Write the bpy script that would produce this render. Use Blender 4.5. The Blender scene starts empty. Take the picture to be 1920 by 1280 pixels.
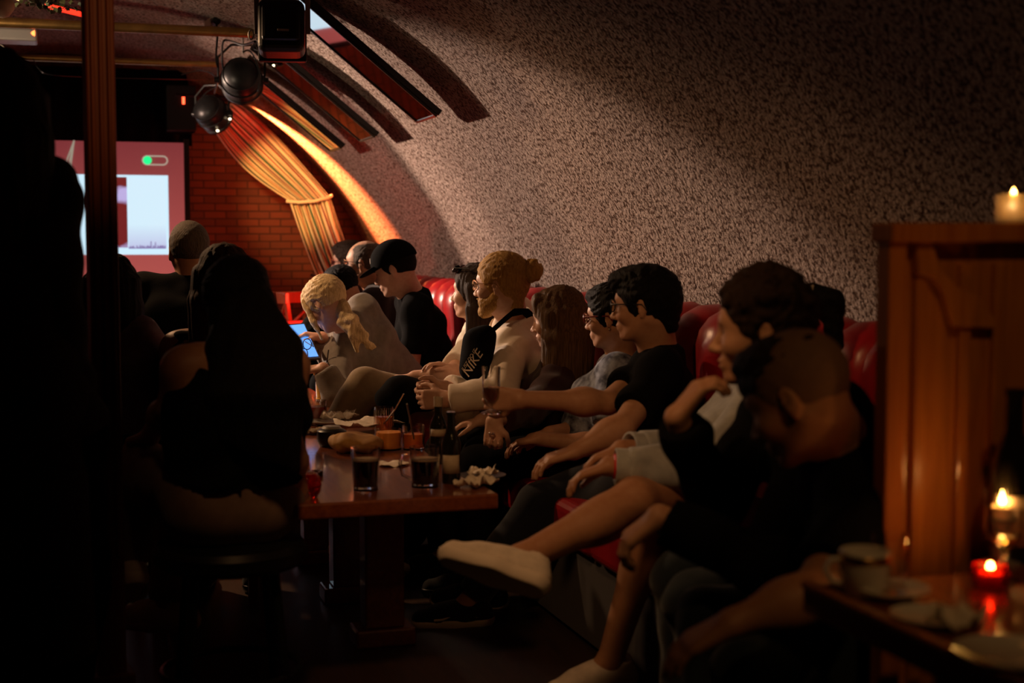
import bpy, bmesh, math, random
import numpy as np
from mathutils import Vector, Matrix, Euler

random.seed(7)
rng = np.random.default_rng(11)
SC = bpy.context.scene
COL = SC.collection
PI = math.pi
QF = 1.0          # mesh fineness multiplier for the figures (1 = full)

# ------------------------------------------------------------------ camera
CAM = np.array([0.0, 0.0, 1.33])
YAW, PITCH, FPX = math.radians(17.3), math.radians(4.07), 2667.0
FH = np.array([math.sin(YAW), math.cos(YAW), 0.0])
CR = np.array([math.cos(YAW), -math.sin(YAW), 0.0])
CF = FH * math.cos(PITCH) + np.array([0, 0, -math.sin(PITCH)])
CU = np.cross(CR, CF)
cam_data = bpy.data.cameras.new('camera')
cam_data.sensor_width = 36.0
cam_data.lens = 36.0 * FPX / 1920.0
cam_data.clip_start = 0.05
cam_data.dof.use_dof = True
cam_data.dof.focus_distance = 5.9
cam_data.dof.aperture_fstop = 2.4
cam = bpy.data.objects.new('camera', cam_data)
cam.location = CAM
cam.rotation_euler = Euler((PI / 2 - PITCH, 0, -YAW), 'XYZ')
COL.objects.link(cam)
SC.camera = cam

def ray(px, py):
    return CF + CR * ((px - 960) / FPX) - CU * ((py - 640) / FPX)
def P(px, py, D):                      # point of the room seen at (px, py), D metres along the view axis
    return CAM + ray(px, py) * D
def PZ(px, py, z):                     # where that sight line meets height z
    r = ray(px, py); return CAM + r * ((z - CAM[2]) / r[2])
def PY(px, py, Y):                     # where it meets the plane Y
    r = ray(px, py); return CAM + r * (Y / r[1])
def PX(px, py, X):
    r = ray(px, py); return CAM + r * (X / r[0])
def CV(a, b, c):                       # direction: right, away, up
    return CR * a + FH * b + np.array([0, 0, 1.0]) * c

# ------------------------------------------------------------------ view, world
SC.view_settings.view_transform = 'Standard'
SC.view_settings.look = 'None'
SC.view_settings.gamma = 1.0
SC.view_settings.use_curve_mapping = False
SC.view_settings.exposure = 0.0
w = bpy.data.worlds.new('world'); SC.world = w; w.use_nodes = True
w.node_tree.nodes['Background'].inputs[0].default_value = (0.02, 0.012, 0.008, 1)
w.node_tree.nodes['Background'].inputs[1].default_value = 0.3

def light(name, kind, loc, energy, color, target=None, size=0.1, spot=60, blend=0.5):
    d = bpy.data.lights.new(name, kind)
    d.energy = energy; d.color = color
    if kind == 'AREA':
        d.shape = 'DISK'; d.size = size
    else:
        d.shadow_soft_size = size
    if kind == 'SPOT':
        d.spot_size = math.radians(spot); d.spot_blend = blend
    o = bpy.data.objects.new(name, d); o.location = loc
    if target is not None:
        o.rotation_euler = (Vector(target) - Vector(loc)).to_track_quat('-Z', 'Y').to_euler()
    COL.objects.link(o)
    return o

# the warm stage lamp that rakes along the vault towards the audience
light('stage_spot_warm', 'SPOT', (-0.95, 9.55, 2.05), 980, (1.0, 0.70, 0.52), (2.2, 7.1, 1.15), 0.05, 47, 0.30)
light('near_wall_fill', 'SPOT', (-1.15, 8.9, 2.05), 75, (1.0, 0.66, 0.44), (2.3, 4.3, 1.2), 0.06, 44, 0.8)  # added weak spot for the dimmer band on the nearer wall
light('far_wall_fill', 'SPOT', (-1.2, 9.2, 2.0), 300, (1.0, 0.66, 0.5), (2.2, 9.3, 1.6), 0.05, 56, 0.5)  # added fill for the far vault beyond the main beam
# warm fill spots added for the tables, guests, post and divider
light('table_fill', 'SPOT', (0.40, 2.55, 2.25), 36, (1.0, 0.50, 0.20), (1.45, 3.8, 0.72), 0.10, 72, 0.8)  # added fill on the nearer guests and the drinks
light('guest_fill', 'SPOT', (-0.35, 6.9, 2.45), 140, (1.0, 0.58, 0.30), (1.5, 5.55, 0.75), 0.06, 68, 0.6)  # added fill that brightens the guests along the sofa
light('ceiling_wash', 'SPOT', (-0.9, 7.1, 2.0), 60, (1.0, 0.74, 0.5), (0.2, 8.1, 2.75), 0.05, 80, 0.7)
light('post_fill', 'SPOT', (0.75, 2.6, 2.3), 16, (1.0, 0.36, 0.12), (0.11, 4.06, 1.86), 0.05, 32, 0.9)  # added spot to brighten the upper post
light('left_side_fill', 'SPOT', (1.0, 4.5, 2.38), 9, (1.0, 0.52, 0.22), (0.45, 6.0, 1.2), 0.05, 50, 0.8)  # added fill for the guests seen from behind
light('booth_fill', 'SPOT', (1.1, 0.9, 2.35), 12, (1.0, 0.50, 0.16), (1.75, 2.25, 1.0), 0.04, 60, 0.7)  # added fill on the divider and candle table
# red lights of the stage corner
light('red_corner_spot', 'SPOT', (1.12, 11.28, 2.42), 3600, (1.0, 0.21, 0.06), (1.85, 10.92, 1.93), 0.02, 36, 0.9)
light('red_low_fill', 'POINT', P(603, 562, 9.2), 8, (1.0, 0.05, 0.02), None, 0.03)  # hidden red light added to tint the chairs, tabletop and last guest
light('red_wall_lamp', 'POINT', (1.75, 10.7, 0.95), 3, (1.0, 0.12, 0.03), None, 0.05)
light('red_top_lamp', 'SPOT', (0.95, 10.1, 2.25), 12, (1.0, 0.03, 0.015), (1.35, 10.75, 2.1), 0.05, 46, 0.8)
light('curtain_lamp', 'SPOT', (1.0, 9.2, 1.95), 190, (1.0, 0.50, 0.16), (1.62, 10.75, 1.72), 0.04, 32, 0.7)

# ------------------------------------------------------------------ materials
MATS = {}
def mat(name, col, rough=0.6, metal=0.0, spec=0.5, noise=None, bump=None, emit=None, trans=0.0, ior=1.45, coat=0.0, sheen=0.0, alpha=1.0, aniso=None):
    """noise=(scale, other colour, amount); bump=(scale, strength, distance); aniso=stretch of the noise space"""
    if name in MATS: return MATS[name]
    m = bpy.data.materials.new(name); m.use_nodes = True
    nt = m.node_tree; b = nt.nodes['Principled BSDF']
    b.inputs['Base Color'].default_value = (*col, 1)
    b.inputs['Roughness'].default_value = rough
    b.inputs['Metallic'].default_value = metal
    b.inputs['Specular IOR Level'].default_value = spec
    b.inputs['IOR'].default_value = ior
    b.inputs['Transmission Weight'].default_value = trans
    b.inputs['Coat Weight'].default_value = coat
    b.inputs['Sheen Weight'].default_value = sheen
    b.inputs['Alpha'].default_value = alpha
    if emit:
        b.inputs['Emission Color'].default_value = (*emit[0], 1)
        b.inputs['Emission Strength'].default_value = emit[1]
    vec = None
    if noise or bump:
        tc = nt.nodes.new('ShaderNodeTexCoord'); mp = nt.nodes.new('ShaderNodeMapping')
        nt.links.new(tc.outputs['Object'], mp.inputs[0]); vec = mp.outputs[0]
        if aniso: mp.inputs['Scale'].default_value = aniso
    if noise:
        n = nt.nodes.new('ShaderNodeTexNoise'); n.inputs['Scale'].default_value = noise[0]; n.inputs['Detail'].default_value = 6
        nt.links.new(vec, n.inputs['Vector'])
        r = nt.nodes.new('ShaderNodeValToRGB'); r.color_ramp.elements[0].position = 0.35; r.color_ramp.elements[1].position = 0.65
        a = noise[2]; c2 = tuple(col[i] * (1 - a) + noise[1][i] * a for i in range(3))
        r.color_ramp.elements[0].color = (*col, 1); r.color_ramp.elements[1].color = (*c2, 1)
        nt.links.new(n.outputs['Fac'], r.inputs[0]); nt.links.new(r.outputs[0], b.inputs['Base Color'])
    if bump:
        n = nt.nodes.new('ShaderNodeTexNoise'); n.inputs['Scale'].default_value = bump[0]; n.inputs['Detail'].default_value = 4
        nt.links.new(vec, n.inputs['Vector'])
        bp = nt.nodes.new('ShaderNodeBump'); bp.inputs['Strength'].default_value = bump[1]; bp.inputs['Distance'].default_value = bump[2]
        nt.links.new(n.outputs['Fac'], bp.inputs['Height']); nt.links.new(bp.outputs[0], b.inputs['Normal'])
    MATS[name] = m
    return m

def skin(name, c): return mat(name, c, 0.5, spec=0.35, noise=(60, (c[0]*0.85, c[1]*0.72, c[2]*0.7), 0.5), bump=(400, 0.15, 0.001))
SK_PALE = skin('skin_pale', (0.60, 0.36, 0.25))
SK_WARM = skin('skin_warm', (0.50, 0.27, 0.16))
SK_TAN = skin('skin_tan', (0.42, 0.21, 0.115))
def cloth(name, c, n=None): return mat(name, c, 0.88, spec=0.2, sheen=0.15, noise=(30, n or tuple(x*0.7 for x in c), 0.6), bump=(260, 0.35, 0.002))
C_BLACK = mat('black_cotton', (0.0042, 0.004, 0.0042), 0.95, spec=0.08, bump=(260, 0.35, 0.002))
C_SHIRT_W = cloth('white_cotton', (0.86, 0.78, 0.66), (0.76, 0.68, 0.56))
C_CREAM = cloth('cream_linen', (0.84, 0.72, 0.58), (0.74, 0.62, 0.48))
C_GREY = cloth('grey_wool', (0.20, 0.17, 0.14), (0.12, 0.10, 0.08))
C_TAN = cloth('tan_chino', (0.34, 0.25, 0.15))
C_BEIGE = cloth('beige_chino', (0.22, 0.14, 0.10))
C_DENIM = cloth('light_denim', (0.42, 0.42, 0.41), (0.27, 0.28, 0.29))
C_BLUE = cloth('blue_denim', (0.06, 0.09, 0.17))
C_TEAL = cloth('dark_jeans', (0.014, 0.022, 0.030))
C_BROWN = cloth('dark_brown_cloth', (0.022, 0.012, 0.010))
C_WINE = cloth('dark_wine_cloth', (0.035, 0.008, 0.008))
C_NAVY = cloth('dark_navy_cloth', (0.012, 0.014, 0.022))
C_PLAID = mat('checked_cloth', (0.10, 0.06, 0.10), 0.9, noise=(18, (0.16, 0.13, 0.19), 1.0))
def hairm(name, c, c2): return mat(name, c, 0.62, spec=0.12, noise=(9, c2, 0.9), bump=(14, 0.9, 0.006), aniso=(20, 20, 1.5))
H_BLACK = hairm('black_hair', (0.004, 0.0032, 0.003), (0.008, 0.006, 0.005))
H_DARK = hairm('dark_brown_hair', (0.020, 0.011, 0.007), (0.035, 0.020, 0.012))
H_BROWN = hairm('brown_hair', (0.07, 0.036, 0.016), (0.15, 0.08, 0.035))
H_GOLD = hairm('golden_hair', (0.34, 0.18, 0.05), (0.50, 0.29, 0.09))
H_BLOND = hairm('blond_hair', (0.78, 0.60, 0.34), (0.52, 0.36, 0.17))
H_GREY = hairm('short_grey_hair', (0.075, 0.055, 0.04), (0.13, 0.10, 0.075))
H_BUZZ = mat('buzzed_hair', (0.16, 0.085, 0.05), 0.8, noise=(300, (0.22, 0.12, 0.07), 0.8), bump=(500, 0.4, 0.002))
M_EYE = mat('eye_white', (0.6, 0.55, 0.5), 0.2); M_IRIS = mat('dark_iris', (0.02, 0.012, 0.008), 0.15)
M_BLACKP = mat('black_plastic', (0.008, 0.008, 0.008), 0.35)
M_BLACKM = mat('black_painted_metal', (0.012, 0.012, 0.012), 0.38, 0.3, bump=(80, 0.1, 0.002))
M_STEEL = mat('brushed_steel', (0.62, 0.6, 0.58), 0.22, 1.0)
M_GREYM = mat('grey_painted_metal', (0.34, 0.31, 0.28), 0.45, 0.4)
M_BRASS = mat('brass_pipe', (0.42, 0.24, 0.07), 0.34, 0.85, noise=(12, (0.2, 0.11, 0.04), 0.6))
M_GLASS = mat('clear_glass', (1, 1, 1), 0.02, trans=1.0, ior=1.45)
M_LENS = mat('lens_glass', (1, 1, 1), 0.02, trans=1.0, ior=1.1)
M_RUBW = mat('white_rubber', (0.66, 0.56, 0.46), 0.6)
M_SHOEW = cloth('white_canvas', (0.72, 0.62, 0.52))
M_SHOEB = cloth('black_canvas', (0.012, 0.012, 0.012))
M_RED_L = mat('red_leather', (0.34, 0.008, 0.012), 0.33, spec=0.6, noise=(7, (0.22, 0.004, 0.008), 0.7), bump=(90, 0.12, 0.003))
M_PAPER = mat('white_paper', (0.76, 0.66, 0.54), 0.8, bump=(60, 0.5, 0.004))
M_PLATE = mat('glazed_china', (0.70, 0.66, 0.60), 0.15, coat=0.5)
M_ICE = mat('pale_foam', (0.55, 0.42, 0.28), 0.6)
M_STOUT = mat('dark_beer', (0.010, 0.004, 0.002), 0.08)
M_ORANGE = mat('orange_cocktail', (1.0, 0.27, 0.03), 0.25, noise=(14, (0.8, 0.09, 0.01), 0.7), spec=0.5)
M_AMBER = mat('amber_juice', (1.0, 0.38, 0.06), 0.25, noise=(20, (0.8, 0.24, 0.03), 0.5))
M_YELLOW = mat('yellow_cocktail', (0.90, 0.50, 0.06), 0.25)
M_BREAD = mat('toasted_bread', (0.52, 0.28, 0.08), 0.75, noise=(12, (0.22, 0.08, 0.02), 0.8), bump=(30, 0.6, 0.006))
M_BOTTLE = mat('dark_bottle_glass', (0.012, 0.010, 0.006), 0.06, spec=0.7)
M_LABEL = mat('bottle_label', (0.50, 0.40, 0.28), 0.6, noise=(30, (0.3, 0.22, 0.14), 0.6))
M_REDGL = mat('red_glass', (0.75, 0.02, 0.01), 0.06, trans=0.85)
M_WAX = mat('candle_wax', (0.8, 0.66, 0.45), 0.5)
M_FLAME = mat('flame', (1, 0.5, 0.1), 0.5, emit=((1.0, 0.50, 0.10), 40))
M_REDLED = mat('red_led', (1, 0.1, 0.05), 0.5, emit=((1.0, 0.06, 0.02), 6))
M_WARMLED = mat('warm_led', (1, 0.7, 0.4), 0.5, emit=((1.0, 0.75, 0.45), 8))
M_GOLD = mat('gold', (0.8, 0.5, 0.2), 0.25, 1.0)
M_REDB = mat('red_bracelet', (0.65, 0.02, 0.02), 0.4)
M_LEAF = mat('ivy_leaf', (0.05, 0.07, 0.02), 0.6, noise=(20, (0.12, 0.12, 0.04), 0.8))

def wood(name, c1, c2, rough, axis, sc=3.0, coat=0.0):
    if name in MATS: return MATS[name]
    m = mat(name, c1, rough, coat=coat)
    nt = m.node_tree; b = nt.nodes['Principled BSDF']
    tc = nt.nodes.new('ShaderNodeTexCoord'); mp = nt.nodes.new('ShaderNodeMapping')
    s = [14.0, 14.0, 14.0]; s[axis] = 1.0
    mp.inputs['Scale'].default_value = [v * sc / 3 for v in s]
    n = nt.nodes.new('ShaderNodeTexNoise'); n.inputs['Scale'].default_value = 3; n.inputs['Detail'].default_value = 8; n.inputs['Distortion'].default_value = 1.2
    r = nt.nodes.new('ShaderNodeValToRGB'); r.color_ramp.elements[0].position = 0.3; r.color_ramp.elements[1].position = 0.7
    r.color_ramp.elements[0].color = (*c1, 1); r.color_ramp.elements[1].color = (*c2, 1)
    nt.links.new(tc.outputs['Object'], mp.inputs[0]); nt.links.new(mp.outputs[0], n.inputs['Vector'])
    nt.links.new(n.outputs['Fac'], r.inputs[0]); nt.links.new(r.outputs[0], b.inputs['Base Color'])
    bp = nt.nodes.new('ShaderNodeBump'); bp.inputs['Strength'].default_value = 0.15; bp.inputs['Distance'].default_value = 0.002
    nt.links.new(n.outputs['Fac'], bp.inputs['Height']); nt.links.new(bp.outputs[0], b.inputs['Normal'])
    b.inputs['Coat Roughness'].default_value = 0.09
    return m
W_TABLE = wood('varnished_table_wood', (0.16, 0.035, 0.012), (0.26, 0.07, 0.02), 0.35, 1, coat=1.0)
W_POST = wood('reddish_post_wood', (0.13, 0.035, 0.012), (0.24, 0.07, 0.022), 0.5, 2)
W_DIV = wood('orange_varnished_wood', (0.36, 0.115, 0.020), (0.52, 0.19, 0.035), 0.28, 2, coat=0.8)
W_DIVM = wood('orange_oiled_wood', (0.36, 0.105, 0.020), (0.50, 0.17, 0.035), 0.7, 2)
W_DIVM.node_tree.nodes['Principled BSDF'].inputs['Specular IOR Level'].default_value = 0.12
W_CHAIR = wood('red_brown_chair_wood', (0.16, 0.03, 0.014), (0.24, 0.05, 0.02), 0.35, 2)
W_FLOOR = wood('dark_floor_boards', (0.030, 0.016, 0.010), (0.055, 0.028, 0.016), 0.45, 1)

# ------------------------------------------------------------------ scene helpers
def setp(o, label=None, cat=None, group=None, kind=None):
    if label: o['label'] = label
    if cat: o['category'] = cat
    if group: o['group'] = group
    if kind: o['kind'] = kind
    return o
def wloc(o):
    v = np.zeros(3)
    while o is not None:
        v += np.array(o.location); o = o.parent
    return v
def mesh_obj(name, verts, faces, m, parent=None, smooth=True, world=True):
    """world=True: verts are in world space and are re-based on the parent (or on their own centre)"""
    verts = np.asarray(verts, dtype=float)
    me = bpy.data.meshes.new(name)
    o = bpy.data.objects.new(name, me)
    if world:
        if parent is not None:
            verts = verts - wloc(parent)
        else:
            c = (verts.min(0) + verts.max(0)) / 2; c[2] = verts[:, 2].min()
            o.location = c; verts = verts - c
    if isinstance(faces, np.ndarray) and faces.shape[0] and faces.ndim == 2:
        n = len(faces); k = faces.shape[1]
        me.vertices.add(len(verts)); me.vertices.foreach_set('co', verts.astype(np.float32).ravel())
        me.loops.add(n * k); me.loops.foreach_set('vertex_index', faces.astype(np.int32).ravel())
        me.polygons.add(n); me.polygons.foreach_set('loop_start', np.arange(0, n * k, k, dtype=np.int32))
        me.polygons.foreach_set('loop_total', np.full(n, k, dtype=np.int32))
        me.update(calc_edges=True); me.validate()
    else:
        me.from_pydata([tuple(v) for v in verts], [], [tuple(f) for f in faces]); me.update()
    if smooth:
        me.polygons.foreach_set('use_smooth', [True] * len(me.polygons))
    if m is not None:
        for mm in (m if isinstance(m, (list, tuple)) else [m]): me.materials.append(mm)
    COL.objects.link(o)
    if parent is not None: o.parent = parent
    return o
def thing(name, label, cat, loc=(0, 0, 0), group=None, kind=None):
    o = bpy.data.objects.new(name, None); o.empty_display_size = 0.1
    o.location = loc; COL.objects.link(o)
    return setp(o, label, cat, group, kind)
def dup(root, loc, label=None, group=None, rotz=None):
    r = root.copy(); COL.objects.link(r); r.location = loc
    if rotz is not None: r.rotation_euler = (0, 0, rotz)
    if label: r['label'] = label
    if group: r['group'] = group
    for ch in list(root.children):
        c = ch.copy(); COL.objects.link(c); c.parent = r
        for g in list(ch.children):
            d = g.copy(); COL.objects.link(d); d.parent = c
    return r

class MB:
    """collects simple solids into one mesh"""
    def __init__(s): s.v = []; s.f = []
    def add(s, v, f):
        b = len(s.v); s.v += [tuple(map(float, p)) for p in v]; s.f += [tuple(b + i for i in q) for q in f]; return s
    def box(s, c, d, R=None):
        c = np.array(c, float); d = np.array(d, float) / 2
        pts = [np.array((x, y, z)) * d for x in (-1, 1) for y in (-1, 1) for z in (-1, 1)]
        if R is not None: pts = [R @ p for p in pts]
        return s.add([c + p for p in pts], [(0, 1, 3, 2), (4, 6, 7, 5), (0, 4, 5, 1), (2, 3, 7, 6), (0, 2, 6, 4), (1, 5, 7, 3)])
    def tube(s, pts, r, n=10, closed=False, caps=True):
        pts = [np.array(p, float) for p in pts]; m = len(pts)
        rs = r if isinstance(r, (list, tuple, np.ndarray)) else [r] * m
        V = []; prev = None
        for i, p in enumerate(pts):
            a = pts[(i - 1) % m] if (closed or i > 0) else p; b = pts[(i + 1) % m] if (closed or i < m - 1) else p
            t = b - a; t = t / (np.linalg.norm(t) + 1e-12)
            if prev is None:
                u = np.cross(t, (0, 0, 1)); 
                if np.linalg.norm(u) < 0.1: u = np.cross(t, (1, 0, 0))
            else: u = prev - t * np.dot(prev, t)
            u = u / np.linalg.norm(u); prev = u; w_ = np.cross(t, u)
            for k in range(n):
                an = 2 * PI * k / n; V.append(p + (u * math.cos(an) + w_ * math.sin(an)) * rs[i])
        F = []
        for i in range(m if closed else m - 1):
            j = (i + 1) % m
            for k in range(n):
                F.append((i * n + k, i * n + (k + 1) % n, j * n + (k + 1) % n, j * n + k))
        if caps and not closed:
            F.append(tuple(range(n - 1, -1, -1))); F.append(tuple((m - 1) * n + k for k in range(n)))
        return s.add(V, F)
    def lathe(s, prof, c=(0, 0, 0), n=28, axis=None):
        c = np.array(c, float)
        if axis is None: ax = np.array((0, 0, 1.0)); u = np.array((1.0, 0, 0)); w_ = np.array((0, 1.0, 0))
        else:
            ax = np.array(axis, float); ax /= np.linalg.norm(ax)
            u = np.cross(ax, (0, 0, 1)); 
            if np.linalg.norm(u) < 0.05: u = np.cross(ax, (1, 0, 0))
            u /= np.linalg.norm(u); w_ = np.cross(ax, u)
        V = []
        for (r, h) in prof:
            for k in range(n):
                a = 2 * PI * k / n; V.append(c + ax * h + (u * math.cos(a) + w_ * math.sin(a)) * max(r, 1e-5))
        F = [(i * n + k, i * n + (k + 1) % n, (i + 1) * n + (k + 1) % n, (i + 1) * n + k) for i in range(len(prof) - 1) for k in range(n)]
        return s.add(V, F)
    def prism(s, poly, off):                       # poly: 3-D outline, off: thickness vector
        n = len(poly); off = np.array(off, float); poly = [np.array(p, float) for p in poly]
        V = poly + [p + off for p in poly]
        F = [tuple(range(n)), tuple(range(2 * n - 1, n - 1, -1))] + [(i, n + i, n + (i + 1) % n, (i + 1) % n) for i in range(n)]
        return s.add(V, F)
    def build(s, name, m, parent=None, smooth=False, world=True, bevel=0.0, seg=2):
        o = mesh_obj(name, np.array(s.v), s.f, m, parent, smooth, world)
        if bevel:
            md = o.modifiers.new('bevel', 'BEVEL'); md.width = bevel; md.segments = seg; md.limit_method = 'ANGLE'
        if smooth:
            try: o.data.set_sharp_from_angle(angle=math.radians(40))
            except Exception: pass
        return o

# ------------------------------------------------------------------ signed distance modelling
def nrm(v):
    v = np.asarray(v, float); return v / (np.linalg.norm(v) + 1e-12)
def rc(a, b, ra, rb, k=0.02, cut=None, op='+'):      # tapered limb; cut=(point, normal) flattens an end
    return dict(t='c', a=np.array(a, float), b=np.array(b, float), ra=ra, rb=rb, k=k, cut=cut, op=op)
def el(c, r, R=None, k=0.02, op='+', cut=None):
    return dict(t='e', c=np.array(c, float), r=np.array(r, float), R=np.eye(3) if R is None else R, k=k, op=op, cut=cut)
def _bb(p, m):
    if p['t'] == 'c':
        lo = np.minimum(p['a'] - p['ra'], p['b'] - p['rb']); hi = np.maximum(p['a'] + p['ra'], p['b'] + p['rb'])
    else:
        e = np.sqrt(((p['R'] * p['r'][None, :]) ** 2).sum(1)); lo = p['c'] - e; hi = p['c'] + e
    return lo - m, hi + m
def sdf_mesh(prims, h, infl=0.0, gcut=None):
    lo = np.min([_bb(p, 0)[0] for p in prims if p['op'] == '+'], 0) - infl - 3 * h
    hi = np.max([_bb(p, 0)[1] for p in prims if p['op'] == '+'], 0) + infl + 3 * h
    n = np.ceil((hi - lo) / h).astype(int) + 1
    ax = [lo[i] + h * np.arange(n[i], dtype=np.float32) for i in range(3)]
    ax = [a.astype(np.float32) for a in ax]
    F = np.full(n, 0.2, np.float32)
    for p in prims:
        k = p['k']; blo, bhi = _bb(p, infl + k + 3 * h)
        i0 = np.maximum(((blo - lo) / h).astype(int), 0); i1 = np.minimum(((bhi - lo) / h).astype(int) + 2, n)
        if np.any(i1 <= i0): continue
        X = ax[0][i0[0]:i1[0]][:, None, None]; Y = ax[1][i0[1]:i1[1]][None, :, None]; Z = ax[2][i0[2]:i1[2]][None, None, :]
        if p['t'] == 'c':
            a = p['a']; ba = p['b'] - a; L2 = max(float(ba @ ba), 1e-9)
            x, y, z = X - a[0], Y - a[1], Z - a[2]
            t = np.clip((x * ba[0] + y * ba[1] + z * ba[2]) / L2, 0, 1)
            d = np.sqrt((x - t * ba[0]) ** 2 + (y - t * ba[1]) ** 2 + (z - t * ba[2]) ** 2) - (p['ra'] + (p['rb'] - p['ra']) * t)
        else:
            R = p['R']; c = p['c']; r = p['r']; x, y, z = X - c[0], Y - c[1], Z - c[2]
            q = [(x * R[0, i] + y * R[1, i] + z * R[2, i]) for i in range(3)]
            k0 = np.sqrt((q[0] / r[0]) ** 2 + (q[1] / r[1]) ** 2 + (q[2] / r[2]) ** 2)
            k1 = np.sqrt((q[0] / r[0] ** 2) ** 2 + (q[1] / r[1] ** 2) ** 2 + (q[2] / r[2] ** 2) ** 2)
            d = k0 * (k0 - 1) / np.maximum(k1, 1e-6)
        d = (d - infl) if p['op'] == '+' else d
        if p['cut'] is not None:
            q, nn = p['cut']; nn = nrm(nn)
            d = np.maximum(d, (X - q[0]) * nn[0] + (Y - q[1]) * nn[1] + (Z - q[2]) * nn[2])
        sl = (slice(i0[0], i1[0]), slice(i0[1], i1[1]), slice(i0[2], i1[2])); f = F[sl]
        if p['op'] == '+':
            hh = np.clip(0.5 + 0.5 * (d - f) / k, 0, 1); F[sl] = d + (f - d) * hh - k * hh * (1 - hh)
            F[sl] = F[sl]
            bad = hh <= 0; F[sl] = np.where(bad, d, F[sl])
        else:
            hh = np.clip(0.5 - 0.5 * (f + d) / k, 0, 1); F[sl] = f + (-d - f) * hh + k * hh * (1 - hh)
    for (q, nn) in (gcut or []):
        nn = nrm(nn)
        F = np.maximum(F, ((ax[0] - q[0]) * nn[0])[:, None, None] + ((ax[1] - q[1]) * nn[1])[None, :, None] + ((ax[2] - q[2]) * nn[2])[None, None, :])
    return nets(F, lo, h)
def nets(F, lo, h):
    s = F < 0
    if not s.any(): return np.zeros((0, 3)), np.zeros((0, 4), int)
    sh = s.shape
    c = np.zeros((sh[0] - 1, sh[1] - 1, sh[2] - 1), np.uint8)
    for i in (0, 1):
        for j in (0, 1):
            for k in (0, 1):
                c += s[i:sh[0] - 1 + i, j:sh[1] - 1 + j, k:sh[2] - 1 + k]
    act = (c > 0) & (c < 8); I, J, K = np.nonzero(act)
    idx = np.full(act.shape, -1, np.int32); idx[I, J, K] = np.arange(len(I))
    acc = np.zeros((len(I), 3)); cnt = np.zeros(len(I))
    cor = [(i, j, k) for i in (0, 1) for j in (0, 1) for k in (0, 1)]
    val = {q: F[I + q[0], J + q[1], K + q[2]] for q in cor}
    for q in cor:
        for a in range(3):
            if q[a] == 0:
                r = list(q); r[a] = 1; r = tuple(r); v0, v1 = val[q], val[r]
                m = (v0 < 0) != (v1 < 0); t = np.where(m, v0 / np.where(m, v0 - v1, 1), 0)
                p = np.stack([np.full(len(I), float(q[b])) for b in range(3)], 1); p[:, a] += t
                acc += p * m[:, None]; cnt += m
    V = (acc / cnt[:, None] + np.stack([I, J, K], 1)) * h + lo
    Fs = []
    for a in range(3):
        b, d = (a + 1) % 3, (a + 2) % 3
        sl0 = [slice(1, -1)] * 3; sl1 = [slice(1, -1)] * 3
        sl0[a] = slice(0, -1); sl1[a] = slice(1, None)
        s0 = s[tuple(sl0)]; s1 = s[tuple(sl1)]
        E = np.argwhere(s0 != s1)
        if not len(E): continue
        inside0 = s0[tuple(E.T)]
        off = np.ones(3, int); off[a] = 0; E = E + off
        def cell(db, dd):
            C = E.copy(); C[:, b] += db; C[:, d] += dd; return idx[tuple(C.T)]
        q = np.stack([cell(-1, -1), cell(0, -1), cell(0, 0), cell(-1, 0)], 1)
        q[~inside0] = q[~inside0][:, ::-1]
        Fs.append(q)
    Q = np.concatenate(Fs); Q = Q[(Q >= 0).all(1)]
    return V, Q
def smooth_mesh(V, Q, it=1, lam=0.5):
    for _ in range(it):
        acc = np.zeros_like(V); c = np.zeros(len(V))
        for a in range(4):
            i, j = Q[:, a], Q[:, (a + 1) % 4]
            for b in range(3):
                acc[:, b] += np.bincount(i, V[j, b], len(V))
            c += np.bincount(i, minlength=len(V))
        V = V * (1 - lam) + lam * acc / np.maximum(c, 1)[:, None]
    return V
def vnormals(V, Q):
    n = np.cross(V[Q[:, 2]] - V[Q[:, 0]], V[Q[:, 3]] - V[Q[:, 1]])
    N = np.zeros_like(V)
    for a in range(4):
        for b in range(3): N[:, b] += np.bincount(Q[:, a], n[:, b], len(V))
    return N / (np.linalg.norm(N, axis=1)[:, None] + 1e-12)
def wrinkle(V, Q, amp, f=18.0, seed=0, stretch=(1, 1, 1)):
    r = np.random.default_rng(seed); W = V * np.array(stretch)
    ph = r.uniform(0, 6.28, 12)
    wx = W[:, 0] * f + 1.6 * np.sin(W[:, 1] * f * 0.7 + ph[0]) + 1.2 * np.sin(W[:, 2] * f * 0.9 + ph[1])
    wy = W[:, 1] * f + 1.6 * np.sin(W[:, 2] * f * 0.6 + ph[2]) + 1.1 * np.sin(W[:, 0] * f * 0.8 + ph[3])
    wz = W[:, 2] * f * 1.3 + 1.8 * np.sin(W[:, 0] * f * 0.6 + ph[4]) + 1.4 * np.sin(W[:, 1] * f * 0.5 + ph[5])
    d = np.sin(wx + ph[6]) * np.sin(wz + ph[7]) + 0.7 * np.sin(wz * 1.7 + wy + ph[8]) + 0.4 * np.sin(wy * 2.3 - wx + ph[9])
    return V + vnormals(V, Q) * (d * amp * 0.5)[:, None]
def sdf_obj(name, prims, h, m, parent=None, infl=0.0, wr=0.0, wf=18.0, seed=0, sm=1, stretch=(1, 1, 1), gcut=None):
    V, Q = sdf_mesh(prims, h * QF, infl, gcut)
    if not len(V): return None
    if sm: V = smooth_mesh(V, Q, sm)
    if wr: V = wrinkle(V, Q, wr, wf, seed, stretch)
    return mesh_obj(name, V, Q, m, parent)

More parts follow.
